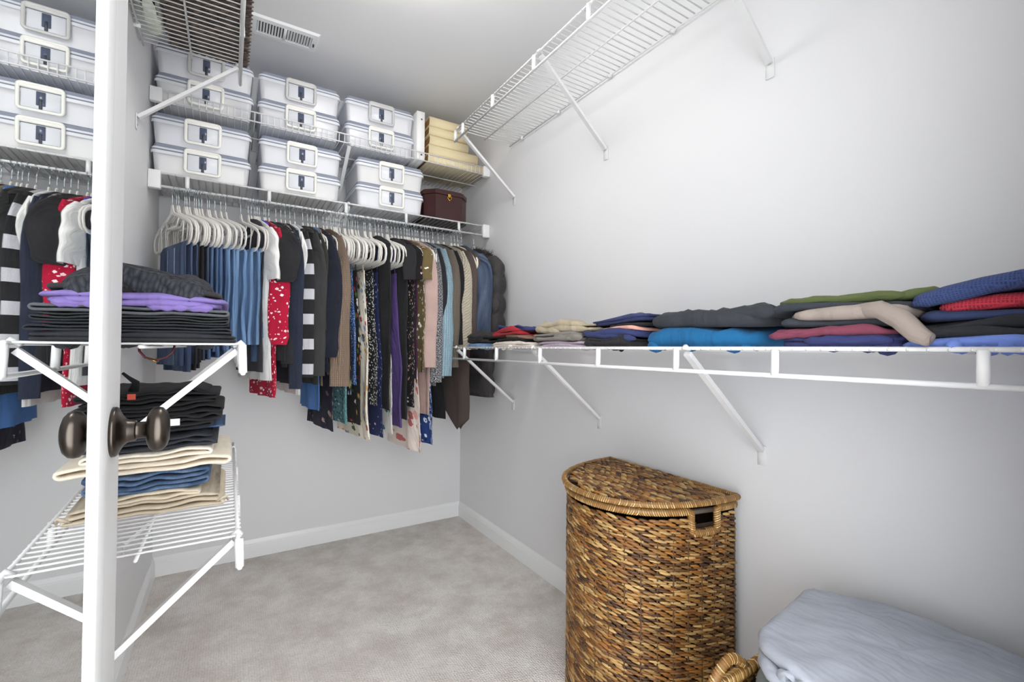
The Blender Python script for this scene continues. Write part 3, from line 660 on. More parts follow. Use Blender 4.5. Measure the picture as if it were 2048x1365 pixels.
def coat_fin(t):
    furb = MB(); rf = random.Random(4)
    for k in range(420):
        y = -.16+.22*rf.random(); b = Vector((.02*rf.uniform(-1, 1), y, -.105-.35*max(0, abs(y)-.04)))
        d = Vector((rf.gauss(0, .6), rf.gauss(0, .6), rf.uniform(-.1, 1))).normalized()*rf.uniform(.02, .042); q = d.orthogonal().normalized()*.0022
        furb.add([b+q, b-q, b+d.cross(q).normalized()*.0022, b+d], [(0, 1, 3), (1, 2, 3), (2, 0, 3)])
    fo = link('fur_trim', furb, F_('fur_dark', '#332d2a'), t); fo['kind'] = 'stuff'
    link('badge', MB().lathe([(0, .0015), (.008, .0012), (.0085, 0)], 14, Matrix.Translation((-.004, -.282, -.27)) @ Matrix.Rotation(PI/2, 4, 'X')), plain('badge', '#1c1a1a', .4), t)
g('jacket', 'blue denim jacket with buttoned cuffs', 'jacket', 961, 690, den('denim_jacket', '#1f3150'), 'long', 665, Wd=.205, r0=.058, r1=.046, h=.02, sth=.024, fin=jacket_fin)
puf = F_('puffer_shell', '#3b3838', rough=.55, weave=.1)
g('coat', 'black quilted puffer coat with fur trimmed hood', 'coat', 988, 795, puf, 'long', 690, Wd=.185, hemw=.19, h=.04, hmax=.045, fold=.002, r0=.068, r1=.058, quilt=.105, rz=.12, sth=.05, fin=coat_fin)
SPEC.sort(key=lambda d: d['X'])
xs = [d['X'] for d in SPEC]; gs = [.011 if d['Wd'] < .195 else .0195 for d in SPEC]; gp = [(a+b)/2 for a, b in zip(gs, gs[1:])]; gp[-1] = .055; gp[-2] = .024
for it in range(400):
    for k in range(len(xs)-1):
        d_ = gp[k]-(xs[k+1]-xs[k])
        if d_ > 0: xs[k] -= d_/2; xs[k+1] += d_/2
    xs[-1] = min(xs[-1], -.098)
for d, x in zip(SPEC, xs): d['X'] = x; garment(**d)
# hangers: one above each piece and spare ones crowding the rod
hx = [(x, r, l) for x, r, l in usedX]
rh = random.Random(11)
for uh in (353, 373, 392, 403, 418, 441, 512, 530, 667, 671, 690, 702, 705, 716, 728, 741, 764, 776, 790, 813, 819, 830, 846): q = at(uh, 440, 'y', RY).x; hx.append((q, PHI(q), None))
hx.sort(key=lambda q: q[0]); last = -9
for x, r, l in hx:
    x = max(x, last+.0066); last = x
    if x < -.03:
        q = hanger(x, r+(rh.uniform(-.02, .02) if l is None else 0))
        if l: q['label'] = 'white hanger holding the '+' '.join(l.split()[:12])
        else: q['label'] = 'spare slim white hanger with nothing on it, crowded among the hanging clothes'

# ------------------------------------------------------------------ folded clothes
def pillow(mb, a, b, z0, th, seed, wob=.03, e=.32, surf=None, ox=0., oy=0., tilt=0., droop=0., n=44, dome=.12, lump=0.):
    """flat rounded cloth slab, half sizes a x b"""
    r = min(th*.75, .02)
    prof = [(0, 0, 0), (.5, 0, 0), (1, 1, .0)] + [(1, 1-math.sin(PI*s/6), .5-.5*math.cos(PI*s/6)) for s in range(1, 6)] + [(1, 1, 1.0), (.72, 0, 1+dome*.6), (.35, 0, 1+dome), (0, 0, 1+dome)]
    rings = []
    for sc_, ins, zz in prof:
        ring = []
        for k in range(n):
            g = 2*PI*k/n; c, s = math.cos(g), math.sin(g)
            x = math.copysign(abs(c)**e, c); y = math.copysign(abs(s)**e, s)
            wv = 1+wob*(nz(c*1.5+seed, s*1.5, seed*2.3)+.5*nz(c*5, s*5, seed))
            X = (a-ins*r)*x*sc_*wv; Y = (b-ins*r)*y*sc_*wv
            px, py = X+ox, Y+oy
            Z = z0+th*zz + (surf(px, py) if surf else 0)+tilt*X-droop*max(0, abs(X)/a-.55)**2*4
            Z += lump*zz*(1.3*nz(px*11+seed, py*11, seed)+.7*nz(px*27, py*27+seed, seed))
            ring.append((px, py, Z))
        rings.append(ring)
    vs = [p for q in rings for p in q]; us = [(p[0], p[1]+p[2]) for p in vs]; R = len(rings)
    mb.add(vs, [(i*n+k, i*n+(k+1) % n, (i+1)*n+(k+1) % n, (i+1)*n+k) for i in range(R-1) for k in range(n)], us)
class Pile:
    def __init__(s, x, y, z, rz, group, amp=.006, seed=0):
        s.loc = (x, y, z); s.rz = rz; s.h = 0; s.group = group; s.seed = seed; s.amp = amp
    def surf(s, x, y): return s.amp*nz(x*5+s.seed, y*5, s.seed*1.7)*min(1, s.h/.05)*1.5
    def add(s, name, label, cat, mat, th, x0, x1, y0, y1, layers=2, wob=.03, tilt=0., droop=0., lump=.004, gap=.0004, drape=None):
        """x0..x1 along the shelf, y0..y1 depth (front is y0)"""
        mb = MB(); rnd = random.Random(label); a, b = (x1-x0)/2, (y1-y0)/2; t1 = th/layers
        amp_h = s.h
        for k in range(layers):
            da, db = rnd.uniform(0, .012), rnd.uniform(0, .010); sa = rnd.uniform(-.006, .006)
            pillow(mb, a-da, b-db, s.h+k*t1+gap, t1-gap, rnd.uniform(0, 9), wob, rnd.uniform(.25, .4), s.surf, (x0+x1)/2+sa, (y0+y1)/2, tilt, droop, lump=lump)
        if drape: drape(mb, s, a, b, x0, x1, y0, y1, th)
        if s.h == 0:                                   # cloth sagging between the deck wires
            for k in range(max(3, int((x1-x0)/.03))):
                q = rnd.uniform(.008, .02); mb.blob(Matrix.Translation((rnd.uniform(x0+.03, x1-.03), y0+rnd.uniform(.015, .09), .003)) @ Matrix.Diagonal((q, rnd.uniform(.01, .03), rnd.uniform(.008, .018), 1)), 8, 5)
        o = link(name, mb, mat, None, s.loc, s.rz); tag(o, label, cat, s.group); s.h += th; return o
DK = 1.0665
def rp(y, seed, amp=.006): return Pile(-.172, y, DK, -PI/2, 'folded clothes on the right shelf', amp, seed)
def roll(x0, x1, y, z, r, sag=0.):
    """a rolled fold lying along the front of an item"""
    def f(mb, s, a, b, *_):
        n = 10; pts = [(x0+(x1-x0)*i/n, y+.006*nz(i*.7, s.seed), s.h+z+sag*(i/n-.5)+.004*nz(i*.9, 3, s.seed)) for i in range(n+1)]
        mb.tube(pts, [r*(.35 if i in (0, n) else .85+.25*nz(i*.8, s.seed, 5)) for i in range(n+1)], 10)
    return f
fb = lambda c, **k: fabric('fold_'+c.strip('#'), c, **k)
p = rp(-.775, 1); p.add('jeans', 'faded blue denim folded under the black bundle at the far end', 'jeans', ltD, .016, -.075, .09, -.14, .12)
p.add('top', 'rumpled black top at the far end of the right shelf', 'top', fb('#2d2b2c'), .046, -.085, .075, -.145, .1, 2, .08, lump=.018, drape=roll(-.07, .06, -.12, .02, .017))
p = rp(-1.075, 2, .008)
p.add('top', 'cream top at the bottom of the pile with the red shirt', 'top', fb('#e0d8cb'), .018, -.13, .19, -.15, .12, 2, .05, lump=.01, drape=roll(-.12, .15, -.13, .008, .011))
p.add('top', 'black top folded under the red shirt', 'top', fb('#232324'), .016, -.12, .13, -.13, .12, 2, .05)
p.add('top', 'brown top folded beside the red shirt', 'top', fb('#876a58'), .014, -.05, .175, -.13, .12, 1, .06, lump=.008)
p.add('shirt', 'red shirt under a navy one in the small far pile', 'shirt', fb('#a02832'), .02, -.155, .09, -.14, .12, 2, .06, lump=.012, tilt=.02)
p.add('shirt', 'navy shirt on top of the small red shirt', 'shirt', fb('#2e3765'), .018, -.16, .13, -.12, .12, 2, .05, lump=.01)
p = rp(-1.42, 3, .007)
p.add('top', 'lilac top at the bottom of the khaki pile', 'top', fb('#b9aab8'), .021, -.15, .135, -.145, .12, 2, .04, lump=.008)
p.add('sweater', 'warm grey sweater in the middle of the khaki pile', 'sweater', fb('#857f79'), .03, -.17, .13, -.145, .12, 2, .05, lump=.010, drape=roll(-.03, .12, -.13, .012, .014))
p.add('sweater', 'khaki beige sweater on top of the warm grey one', 'sweater', fb('#b2a68e'), .034, -.16, .17, -.135, .12, 2, .06, lump=.014, drape=roll(-.15, .0, -.122, .010, .015, -.012))
p = rp(-1.665, 4, .008)
p.add('top', 'crumpled black top at the bottom beside the teal fleece', 'top', fb('#28282b'), .034, -.12, .10, -.145, .12, 2, .06, lump=.014, drape=roll(-.11, .05, -.13, .012, .016))
p.add('shirt', 'navy shirt folded over the crumpled black top', 'shirt', fb('#343c68'), .018, -.125, .105, -.14, .12, 1, .05, droop=.012, lump=.01, drape=roll(-.12, .10, -.13, .0, .012, -.02))
p.add('top', 'salmon pink top with its edge showing between dark shirts', 'top', fb('#d8a193'), .010, -.06, .11, -.135, .12, 1, .05, droop=.01)
p.add('top', 'black top under the uppermost navy shirt by the teal fleece', 'top', fb('#26262a'), .012, -.04, .11, -.12, .12, 1, .05)
p.add('shirt', 'navy shirt uppermost in the pile beside the teal fleece', 'shirt', fb('#363e66'), .018, -.12, .12, -.12, .12, 2, .05, tilt=.03, lump=.008)
p = rp(-1.955, 5, .005)
p.add('sweater', 'teal blue fleece folded under the charcoal sweater', 'sweater', fb('#1a6293'), .046, -.165, .155, -.145, .12, 1, .03, lump=.012)
p.add('sweater', 'large charcoal sweater lying on the teal fleece', 'sweater', fb('#35383d'), .042, -.160, .185, -.14, .12, 1, .04, lump=.016, drape=roll(.02, .19, -.118, .03, .018, .004))
p = rp(-2.262, 6, .006)
p.add('top', 'indigo top at the bottom of the olive pile', 'top', fb('#343a68'), .022, -.115, .115, -.15, .12, 2, .05, lump=.012, drape=roll(-.05, .09, -.138, .012, .012))
p.add('top', 'burgundy top in the olive pile', 'top', fb('#7d3f52'), .018, -.12, .11, -.148, .12, 1, .05, lump=.012, drape=roll(-.12, .02, -.135, .006, .010, .01))
p.add('top', 'charcoal top over the burgundy one', 'top', fb('#3b3f46'), .014, -.13, .10, -.14, .12, 1, .05, lump=.01)
p.add('pants', 'taupe linen trousers with a leg drooping over the pile', 'pants', fb('#9d9189'), .019, -.10, .13, -.150, .12, 1, .05, lump=.01, drape=lambda mb, s, a, b, *_: mb.tube([(.02, -.125, s.h+.012), (.07, -.135, s.h+.012), (.105, -.148, s.h-.008), (.13, -.160, s.h-.034), (.145, -.165, s.h-.042)], [.012, .016, .017, .015, .011], 12))
p.add('sweater', 'charcoal sweater sloping under the olive shirt', 'sweater', fb('#363a41'), .012, -.155, .125, -.138, .12, 1, .04, droop=.018, lump=.01)
p.add('shirt', 'olive green shirt uppermost on its pile', 'shirt', fb('#59633c'), .017, -.11, .15, -.12, .12, 1, .04, lump=.008, drape=roll(-.11, .10, -.11, .006, .011))
p = rp(-2.475, 7, .005)
p.add('shirt', 'light periwinkle shirt at the bottom below the black layers', 'shirt', fb('#6f87cf'), .016, -.12, .075, -.15, .12, 1, .05, lump=.008)
p.add('top', 'black top folded between periwinkle and navy layers', 'top', fb('#2b2d31'), .026, -.105, .075, -.145, .12, 2, .05, lump=.012)
p.add('shirt', 'navy shirt folded under the red waffle shirt', 'shirt', fb('#343f63'), .016, -.10, .075, -.14, .12, 1, .05, lump=.006)
p.add('shirt', 'red waffle knit shirt under the navy waffle one', 'shirt', fabric('red_waffle', '#bb3646', 'waffle', scale=70), .022, -.085, .075, -.135, .12, 1, .03, tilt=.08, lump=.004)
p.add('shirt', 'navy waffle knit shirt heaped on top of the red one', 'shirt', fabric('navy_waffle', '#3d4d7d', 'waffle', scale=70), .026, -.115, .075, -.14, .12, 1, .03, tilt=.16, lump=.004, drape=roll(-.10, .07, -.125, .012, .013, .04))

def serp(mb, x0, x1, y0, y1, z0, n, pitch, t, seed, surf, slack=.012, wav=.006):
    """one cloth laid back and forth n times: a swept ribbon with real U-turns"""
    rnd = random.Random(seed); path = []
    for k in range(n):
        a = x0+rnd.uniform(0, slack); b = x1-rnd.uniform(0, slack); m = 16
        zs = z0+t/2+pitch*k
        line = [(a+(b-a)*i/m, zs+wav*(nz(i*.33+seed, k*.4, seed)*min(1, k+.6))) for i in range(m+1)]
        if k % 2: line = line[::-1]
        if path:
            p, q = path[-1], line[0]; xm = (max if k % 2 else min)(p[0], q[0]); r = (q[1]-p[1])/2; sg = 1 if k % 2 else -1
            for i in range(1, 6):
                g = -PI/2+PI*i/6; path.append((p[0]+(q[0]-p[0])*i/6+sg*r*1.25*math.cos(g), p[1]+r+r*math.sin(g)))
        path += line
    N = len(path); yc, hw = (y0+y1)/2, (y1-y0)/2
    sec = []
    for i in range(7): sec.append((-1+2*i/6, 1))
    sec = [(-1, .0), (-.985, .7)]+[(-.94+1.88*i/6, 1) for i in range(7)]+[(.985, .7), (1, 0), (.985, -.7)]+[(.94-1.88*i/6, -1) for i in range(7)]+[(-.985, -.7)]
    K = len(sec); vs = []; us = []; L = 0
    for i in range(N):
        a = path[max(0, i-1)]; b = path[min(N-1, i+1)]; dx, dz = b[0]-a[0], b[1]-a[1]; l = math.hypot(dx, dz) or 1; nx, nz_ = -dz/l, dx/l
        if i: L += math.hypot(path[i][0]-path[i-1][0], path[i][1]-path[i-1][1])
        ins = 1-.05*abs(nz(L*7, seed))
        for (q, w_) in sec:
            y = yc+hw*q*ins; tt = t/2*(.5 if i in (0, N-1) else 1)*w_
            x = path[i][0]+nx*tt; z = path[i][1]+nz_*tt+surf(x, y); vs.append((x, y+.004*nz(L*11, seed, 2), z)); us.append((L, y))
    mb.add(vs, [(i*K+k, i*K+(k+1) % K, (i+1)*K+(k+1) % K, (i+1)*K+k) for i in range(N-1) for k in range(K)]+[tuple(range(K)), tuple((N-1)*K+k for k in range(K))[::-1]], us)
def sadd(p, name, label, cat, mat, n, pitch, x0, x1, y0, y1, t=None, slack=.012, wav=.006, extra=None):
    mb = MB(); t = t or pitch*.72; serp(mb, x0, x1, y0, y1, p.h+.001, n, pitch, t, (hash_(label) % 97)*.31, p.surf, slack, wav)
    if extra: extra(mb, p)
    o = link(name, mb, mat, None, p.loc, p.rz); tag(o, label, cat, p.group); p.h += n*pitch; return o
def hash_(s): return sum(ord(c)*(i+3) for i, c in enumerate(s))
# left shelf at knob height: dark knitwear
LG = 'folded knitwear on the shelf beside the door'
p = Pile(-1.372, -1.475, 1.0675, 0, LG, .004, 8)
p.add('top', 'black top at the very bottom of the knitwear pile', 'top', fb('#2b2c31'), .017, -.125, .128, -.155, .14, 2, .02)
sadd(p, 'top', 'blue black top second in the knitwear pile', 'top', fb('#292b33'), 3, .0055, -.125, .112, -.155, .14, wav=.002)
sadd(p, 'top', 'dark charcoal top below the grey sweater', 'top', fb('#303236'), 3, .005, -.125, .108, -.152, .14, wav=.003)
sadd(p, 'sweater', 'mid grey sweater below the purple one', 'sweater', fb('#55575c'), 2, .008, -.125, .104, -.155, .14, wav=.004)
p.add('sweater', 'heather purple sweater in the knitwear pile', 'sweater', fb('#7b6aa6'), .021, -.11, .100, -.160, .14, 2, .05, lump=.008, drape=roll(-.02, .08, -.148, .002, .010))
p.add('top', 'dark brown black top just under the chunky sweater', 'top', fb('#2f2c2e'), .012, -.08, .100, -.15, .14, 2, .05, tilt=-.05)
p.add('sweater', 'chunky dark slate knit sweater on top of the pile', 'sweater', fabric('slate_knit', '#3c3f47', 'chunky', scale=75, weave=1.0), .036, -.14, .09, -.15, .13, 1, .06, tilt=-.24, lump=.016, drape=roll(-.12, .065, -.140, .012, .026, -.046))

# a belt looped through the deck wires
belt = thing('belt', 'dark red leather belt looped under the knitwear shelf', 'belt', (-1.39, -1.50, 1.058))
bp = [(-.028, 0, .004), (-.027, .0, -.008), (-.018, 0, -.020), (-.002, 0, -.026), (.016, 0, -.021), (.027, 0, -.010), (.03, 0, .004)]
link('strap', MB().tube(bp, .0022, 8, up=(0, 1, 0), sx=4.2), plain('belt_red', '#5a1a20', .4), belt)
link('buckle', MB().tube([(-.010, -.012, -.024), (.002, -.012, -.0285), (.002, .010, -.0285), (-.010, .010, -.024)], .0014, 6, closed=True), gold, belt)
# lowest left shelf: jeans
JG = 'folded jeans on the lowest shelf beside the door'
p = Pile(-1.385, -1.255, .6945, 0, JG, .004, 9)
cream = fb('#e6dcca'); beige = fb('#cfc2ac'); jd = den('fold_denim', '#3f5f86'); blkj = fb('#242427')
loop = lambda x, z, dx, dz, r=.004: (lambda mb, p: mb.tube([(x, -.155, p.h+z), (x+dx*.5, -.165, p.h+z+dz*.7), (x+dx, -.16, p.h+z+dz), (x+dx*1.2, -.15, p.h+z)], r, 6))
sadd(p, 'pants', 'beige trousers at the bottom of the jeans stack', 'pants', beige, 3, .0105, -.135, .115, -.16, .15, slack=.03, wav=.008, extra=loop(.10, .008, .02, .012, .003))
sadd(p, 'pants', 'stone coloured trousers second from the bottom', 'pants', fb('#d8ccb6'), 2, .0095, -.14, .085, -.165, .15, slack=.03, wav=.008)
sadd(p, 'jeans', 'faded blue jeans folded in the middle of the stack', 'jeans', jd, 4, .0105, -.13, .09, -.16, .15, slack=.03, wav=.009)
sadd(p, 'pants', 'cream trousers folded above the blue jeans', 'pants', cream, 2, .012, -.145, .125, -.165, .15, slack=.02, wav=.008)
sadd(p, 'pants', 'ivory trousers just under the black jeans', 'pants', fb('#e9e1d2'), 2, .0105, -.135, .088, -.16, .15, slack=.02, wav=.007)
sadd(p, 'jeans', 'dark slate jeans lowest of the dark ones', 'jeans', fb('#33363d'), 3, .0095, -.13, .105, -.155, .15, slack=.04, wav=.006)
sadd(p, 'jeans', 'blue jeans with frayed edge between dark pairs', 'jeans', mdD, 1, .008, -.10, .125, -.10, .15, wav=.004)
tagm = plain('care_tag', '#e8e8e8', .7)
bj = sadd(p, 'jeans', 'black jeans with a white tag', 'jeans', blkj, 4, .0095, -.13, .11, -.157, .15, slack=.03, wav=.007)
link('care_tag', MB().box(.005, .030, -.1600, -.1585, p.h-.022, p.h-.007), tagm, bj)
sadd(p, 'jeans', 'black jeans second from the top of the stack', 'jeans', fb('#202022'), 3, .0095, -.125, .115, -.155, .15, slack=.03, wav=.008)
tj = sadd(p, 'jeans', 'black jeans on top of the stack with a belt loop sticking up', 'jeans', fb('#1d1d20'), 3, .0095, -.12, .108, -.155, .15, slack=.03, wav=.012, extra=lambda mb, p: mb.tube([(-.06, -.10, p.h+.024), (-.055, -.105, p.h+.044), (-.068, -.11, p.h+.056), (-.078, -.11, p.h+.066)], [.010, .007, .004, .003], 8))
link('patch', MB().box(-.062, -.048, -.1585, -.1565, p.h-.018, p.h-.006), plain('red_patch', '#b2452f', .7), tj)

# ------------------------------------------------------------------ woven things
weaveM = vcol_mat('seagrass', .45)
PAL = ['#8f6a3a', '#a87f45', '#7a4e22', '#b9935a', '#5c3a1c', '#93602a', '#c3a066', '#4a2f1a', '#a06a2c', '#865f38']
PALc = ['#c09a5c', '#d0ad70', '#b0834a', '#a8793c', '#ddc08a', '#94662f']
PALd = ['#4e4038', '#5d4c42', '#40342d', '#6a5a4d', '#382e29']
def lump(mb, p, T, N, l, h, t, rnd, pal, ang=0.):
    U = N.cross(T).normalized(); c, s = math.cos(ang), math.sin(ang)
    T2 = T*c+U*s; U2 = U*c-T*s; M = Matrix(((U2.x*h, N.x*t, T2.x*l, p.x), (U2.y*h, N.y*t, T2.y*l, p.y), (U2.z*h, N.z*t, T2.z*l, p.z), (0, 0, 0, 1)))
    c_ = lin(rnd.choice(pal)); k = rnd.uniform(.75, 1.25); mb.cur = (c_[0]*k, c_[1]*k, c_[2]*k, 1); mb.blob(M, 6, 4)
def coil(mb, pts, r, rnd, pal, step=.0062, closed=False, tw=.5):
    """rope-wrapped rim along a polyline"""
    L = 0; P = [Vector(q) for q in pts]
    if closed: P.append(P[0])
    mb.cur = (*[x*.6 for x in lin(pal[2])[:3]], 1); mb.tube(P, r*.86, 8)
    for i in range(len(P)-1):
        d = P[i+1]-P[i]; Ln = d.length; T = d.normalized(); s = (-L) % step
        while s < Ln:
            p = P[i]+T*s; N = T.orthogonal().normalized(); B = T.cross(N); c_ = lin(rnd.choice(pal)); k = rnd.uniform(1.0, 1.5); mb.cur = (*[x*k for x in c_[:3]], 1)
            A2 = (T*math.cos(tw)+B*math.sin(tw)).normalized(); N2 = N; B2 = A2.cross(N2)
            M = Matrix(((N2.x*r, B2.x*r, A2.x*step*.62, p.x), (N2.y*r, B2.y*r, A2.y*step*.62, p.y), (N2.z*r, B2.z*r, A2.z*step*.62, p.z), (0, 0, 0, 1)))
            mb.blob(M, 8, 4); s += step
        L += Ln
darkM = plain('wicker_core', '#2c1c10', .9)
def curve_points(fn, n):
    return [Vector(fn(i/n)) for i in range(n+1)]
def arc_param(P):
    d = [0]
    for i in range(1, len(P)): d.append(d[-1]+(P[i]-P[i-1]).length)
    return d
def sample(P, D, s):
    s = max(0, min(s, D[-1]-1e-6)); lo, hi = 0, len(D)-1
    while hi-lo > 1:
        mid = (lo+hi)//2
        if D[mid] <= s: lo = mid
        else: hi = mid
    f = (s-D[lo])/(D[hi]-D[lo]); return P[lo].lerp(P[hi], f), (P[hi]-P[lo]).normalized()
def hamper():
    rnd = random.Random(5); cy, a, b, x0, Ht = -1.64, .245, .345, -.028, .618
    t = thing('laundry_hamper', 'tall half-round woven seagrass hamper with lid against the right wall', 'hamper', (x0, cy, 0))
    D = lambda f, e=0.: (-(b+e)*math.sin(PI*f)**.9, (a+e)*math.copysign(abs(math.cos(PI*f))**.9, math.cos(PI*f)), 0)
    P = curve_points(lambda f: D(f), 160); dd = arc_param(P); Lc = dd[-1]
    # core
    core = MB(); ring = [(-.02, -a+.01), (-.02, a-.01)]
    poly = [(p.x*.97, p.y*.97) for p in P]; n = len(poly)
    core.add([(x, y, .004) for x, y in poly]+[(x, y, Ht-.035) for x, y in poly], [(i, i+1, n+i+1, n+i) for i in range(n-1)]+[(n-1, 0, n, 2*n-1), tuple(range(n))[::-1]])
    gap0, gap1, gz = Lc-.165, Lc-.075, Ht-.05
    link('core', core, darkM, t)
    dz = .0078; rows = int((Ht-.012)/dz); step = .0285
    for r in range(rows):
        z = .006+r*dz; mb = MB(); s = (r % 2)*step/2
        while s < Lc:
            if z > gz and gap0 < s < gap1:
                if len(mb.v): link('strand', mb, weaveM, t)
                mb = MB()
            else:
                p, T = sample(P, dd, s); N = Vector((T.y, -T.x, 0)); 
                if N.dot(p-Vector((0, 0, 0))) < 0: N = -N
                lump(mb, Vector((p.x, p.y, z+rnd.uniform(-.0012, .0012)))+N*rnd.uniform(-.001, .002), T, N, step*.66*rnd.uniform(.85, 1.2), .0046*rnd.uniform(.85, 1.2), .0052, rnd, PAL, -rnd.uniform(.10, .26))
            s += step
        link('strand', mb, weaveM, t)
    st = MB().tube([(0, 0, .0), (0, 0, Ht-.05)], .0026, 6).mesh('stake'); k = 0; s = step/4
    stm = plain('stake', '#5a4126', .8)
    while s < Lc:
        p, T = sample(P, dd, s); o = link('stake', st, stm, t); N = Vector((T.y, -T.x, 0)); N = N if N.dot(p) > 0 else -N; o.location = (p.x+N.x*.002, p.y+N.y*.002, .002); s += step*1.5
    bk = MB().box(-.012, .0, -a, a, .004, Ht); link('back_panel', bk, darkM, t)
    rim = MB(); zr = Ht+.004
    coil(rim, [Vector((q.x, q.y, zr)) for q in [sample(P, dd, gap0*i/60)[0] for i in range(61)]]+[Vector((sample(P, dd, gap0)[0].x, sample(P, dd, gap0)[0].y, zr-.03)), Vector((sample(P, dd, gap0+.004)[0].x, sample(P, dd, gap0+.004)[0].y, gz-.004))]
         + [Vector((q.x, q.y, gz-.006)) for q in [sample(P, dd, gap0+.008+(gap1-gap0-.016)*i/8)[0] for i in range(9)]] + [Vector((sample(P, dd, gap1)[0].x, sample(P, dd, gap1)[0].y, gz))]
         + [Vector((q.x, q.y, zr)) for q in [sample(P, dd, gap1+(Lc-gap1)*i/8)[0] for i in range(9)]], .0125, rnd, PALc)
    link('rim', rim, weaveM, t)
    A, B = sample(P, dd, gap0-.01)[0], sample(P, dd, gap1+.01)[0]
    link('handle_rod', MB().tube([(A.x*.97, A.y*.97, zr-.006), (B.x*.97, B.y*.97, zr-.006)], .0075, 10), plain('rod_grey', '#5b5148', .5), t)
    # lid, hinged along the wall
    lt = link('lid', MB().prism([(p.x*1.0, p.y*1.0) for p in P[::4]], Ht+.020, Ht+.027), darkM, t)
    tilt = lambda x, y: Ht+.030+.004*math.sin(y*9+1)
    nr = int(b/.0098)
    for r in range(nr+1):
        x = -.006-r*(b-.008)/nr; f = abs(x)/b; half = a*math.sqrt(max(0, 1-min(1, f)**2.0))
        if half < .015: continue
        mb = MB(); y = -half+(r % 2)*.012
        while y < half-.004:
            lump(mb, Vector((x, y+rnd.uniform(-.002, .002), tilt(x, y)+rnd.uniform(-.001, .0015))), Vector((0, 1, 0)), Vector((0, 0, 1)), .0150*rnd.uniform(.85, 1.2), .0052, .0048, rnd, PAL, rnd.uniform(-.25, .25)); y += .0245
        link('strand', mb, weaveM, lt)
    edge = MB(); P2 = curve_points(lambda f: D(f, .012), 120); coil(edge, [Vector((q.x, q.y, Ht+.027)) for q in P2], .0095, rnd, PALc)
    coil(edge, [Vector((-.004, -a-.01+(2*a+.02)*i/30, Ht+.030)) for i in range(31)], .008, rnd, PALc)
    link('lid_edge', edge, weaveM, lt)
hamper()

def woven_box(t, x0, x1, y0, y1, z0, z1, rnd, pal, dz=.012, step=.026, sides='xXyY', bottom=True, th=.0055):
    cx, cy = (x0+x1)/2, (y0+y1)/2
    c0, c1, d0, d1 = x0+.006, x1-.006, y0+.006, y1-.006; link('core', MB().box(c0, c0+.004, d0, d1, z0+.004, z1-.02).box(c1-.004, c1, d0, d1, z0+.004, z1-.02).box(c0, c1, d0, d0+.004, z0+.004, z1-.02).box(c0, c1, d1-.004, d1, z0+.004, z1-.02).box(c0, c1, d0, d1, z0+.004, z0+.008), darkM, t)
    faces = {'x': ((x0, y0), (x0, y1), (-1, 0)), 'X': ((x1, y0), (x1, y1), (1, 0)), 'y': ((x0, y0), (x1, y0), (0, -1)), 'Y': ((x0, y1), (x1, y1), (0, 1))}
    nrow = int((z1-z0)/dz)
    for r in range(nrow):
        z = z0+dz*(r+.5); mb = MB()
        for s_ in sides:
            p0, p1, nn = faces[s_]; L = math.dist(p0, p1); N = Vector((*nn, 0)); T = Vector((p1[0]-p0[0], p1[1]-p0[1], 0)).normalized(); s = (r % 2)*step/2+.004
            while s < L:
                lump(mb, Vector((p0[0], p0[1], z))+T*s, T, N, step*.58, dz*.55, th, rnd, pal, rnd.uniform(.0, .25)); s += step
        link('strand', mb, weaveM, t)
    if bottom:
        ny = int((y1-y0)/dz)
        for r in range(ny):
            mb = MB(); y = y0+dz*(r+.5); x = x0+(r % 2)*step/2
            while x < x1: lump(mb, Vector((x, y, z0+.003)), Vector((1, 0, 0)), Vector((0, 0, -1)), step*.58, dz*.55, th*.7, rnd, pal, rnd.uniform(0, .2)); x += step
            link('strand', mb, weaveM, t)
# dark basket on the high shelf beside the door
t = thing('storage_basket', 'dark brown woven basket on the high shelf beside the door', 'basket', (0, 0, 0))
woven_box(t, -1.455, -1.222, -1.20, -.632, 2.1395, 2.33, random.Random(8), PALd, .011, .022)
rb = MB(); coil(rb, [(-1.455, -1.2, 2.333), (-1.222, -1.2, 2.333), (-1.222, -.632, 2.333), (-1.455, -.632, 2.333)], .009, random.Random(2), PALd, closed=True); link('rim', rb, weaveM, t)
bagm = fabric('bag_mottled', '#e4e8dc', 'melange', ['#c3ccae'], 30, rough=.35, sheen=0)
mb = MB(); pillow(mb, .037, .27, 0, .13, 3, .06, .4, n=40, lump=.02); o = link('plastic_bag', mb, bagm, None, (-1.497, -.93, 2.1395)); tag(o, 'pale green and white plastic bag lying beside the dark basket', 'bag')

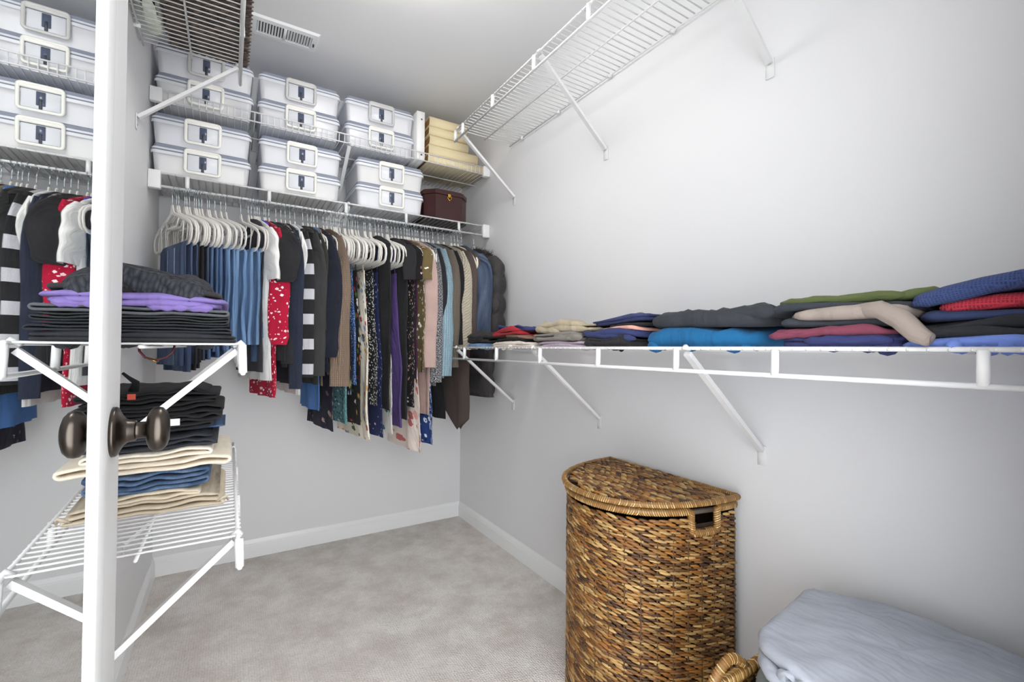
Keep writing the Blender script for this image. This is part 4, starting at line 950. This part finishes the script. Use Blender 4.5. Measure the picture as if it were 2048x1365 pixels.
# second basket with bedding, by the right wall nearest the door
t = thing('laundry_basket', 'open woven seagrass basket piled with grey bedding', 'basket', (0, 0, 0))
bx0, bx1, by0, by1, bz = -.43, -.035, -2.54, -2.10, .38
woven_box(t, bx0, bx1, by0, by1, .004, bz, random.Random(21), PAL, .0125, .030, bottom=False)
rb = MB(); r_ = random.Random(3); coil(rb, [(bx0, by0, bz+.004), (bx1, by0, bz+.004), (bx1, by1, bz+.004), (bx0, by1, bz+.004)], .013, r_, PALc, closed=True); link('rim', rb, weaveM, t)
for (ax, ay), (cx_, cy_) in (((bx0-.004, by1-.0), (bx0+.11, by1)), ((bx1-.13, by1), (bx1, by1)), ):
    hb = MB(); pts = [(ax+(cx_-ax)*i/12, ay+.004, bz+.010+.032*math.sin(PI*i/12)) for i in range(13)]; coil(hb, pts, .011, r_, PALc); link('handle', hb, weaveM, t)
satin = fabric('satin_grey', '#a4a9b3', rough=.38, weave=.05, sheen=.1); sage = fabric('sage_grey', '#7c8483', rough=.7, weave=.1)
mb = MB(); pillow(mb, .178, .195, 0, .07, 4, .03, .5, lump=.008, dome=.15); o = link('blanket', mb, sage, None, (-.236, -2.325, .362)); tag(o, 'sage grey blanket under the satin sheet in the basket', 'blanket')
mb = MB()
def ridge(x, y): return .02*math.exp(-((x-.11)/.12)**2)*1.0-.05*max(0, -x-.05)/.2*max(0, .1-y)/.3
pillow(mb, .185, .215, 0, .030, 6, .06, .55, lambda x, y: ridge(x, y), lump=.012, dome=.2)
pillow(mb, .175, .205, .031, .034, 2, .06, .55, lambda x, y: ridge(x, y), lump=.012, dome=.25)
rs = random.Random(6); n = 40
mb.tube([(-.17+.012*math.sin(i*2.1), -.20+.33*i/n, .034+.010*math.sin(i*1.7)+.004*rs.random()) for i in range(n+1)], [.008+.004*math.sin(i*2.6) for i in range(n+1)], 8)
for i in range(26):
    y = -.20+.30*i/26; mb.tube([(-.172, y, .030), (-.150, y+.006*math.sin(i*2.2), .038+.006*math.sin(i*1.7)), (-.115, y+.01*math.sin(i*3.1), .050)], [.004, .0055, .002], 6)
o = link('fitted_sheet', mb, satin, None, (-.235, -2.335, .444), .05); tag(o, 'silvery grey satin fitted sheet heaped on the basket', 'sheet')
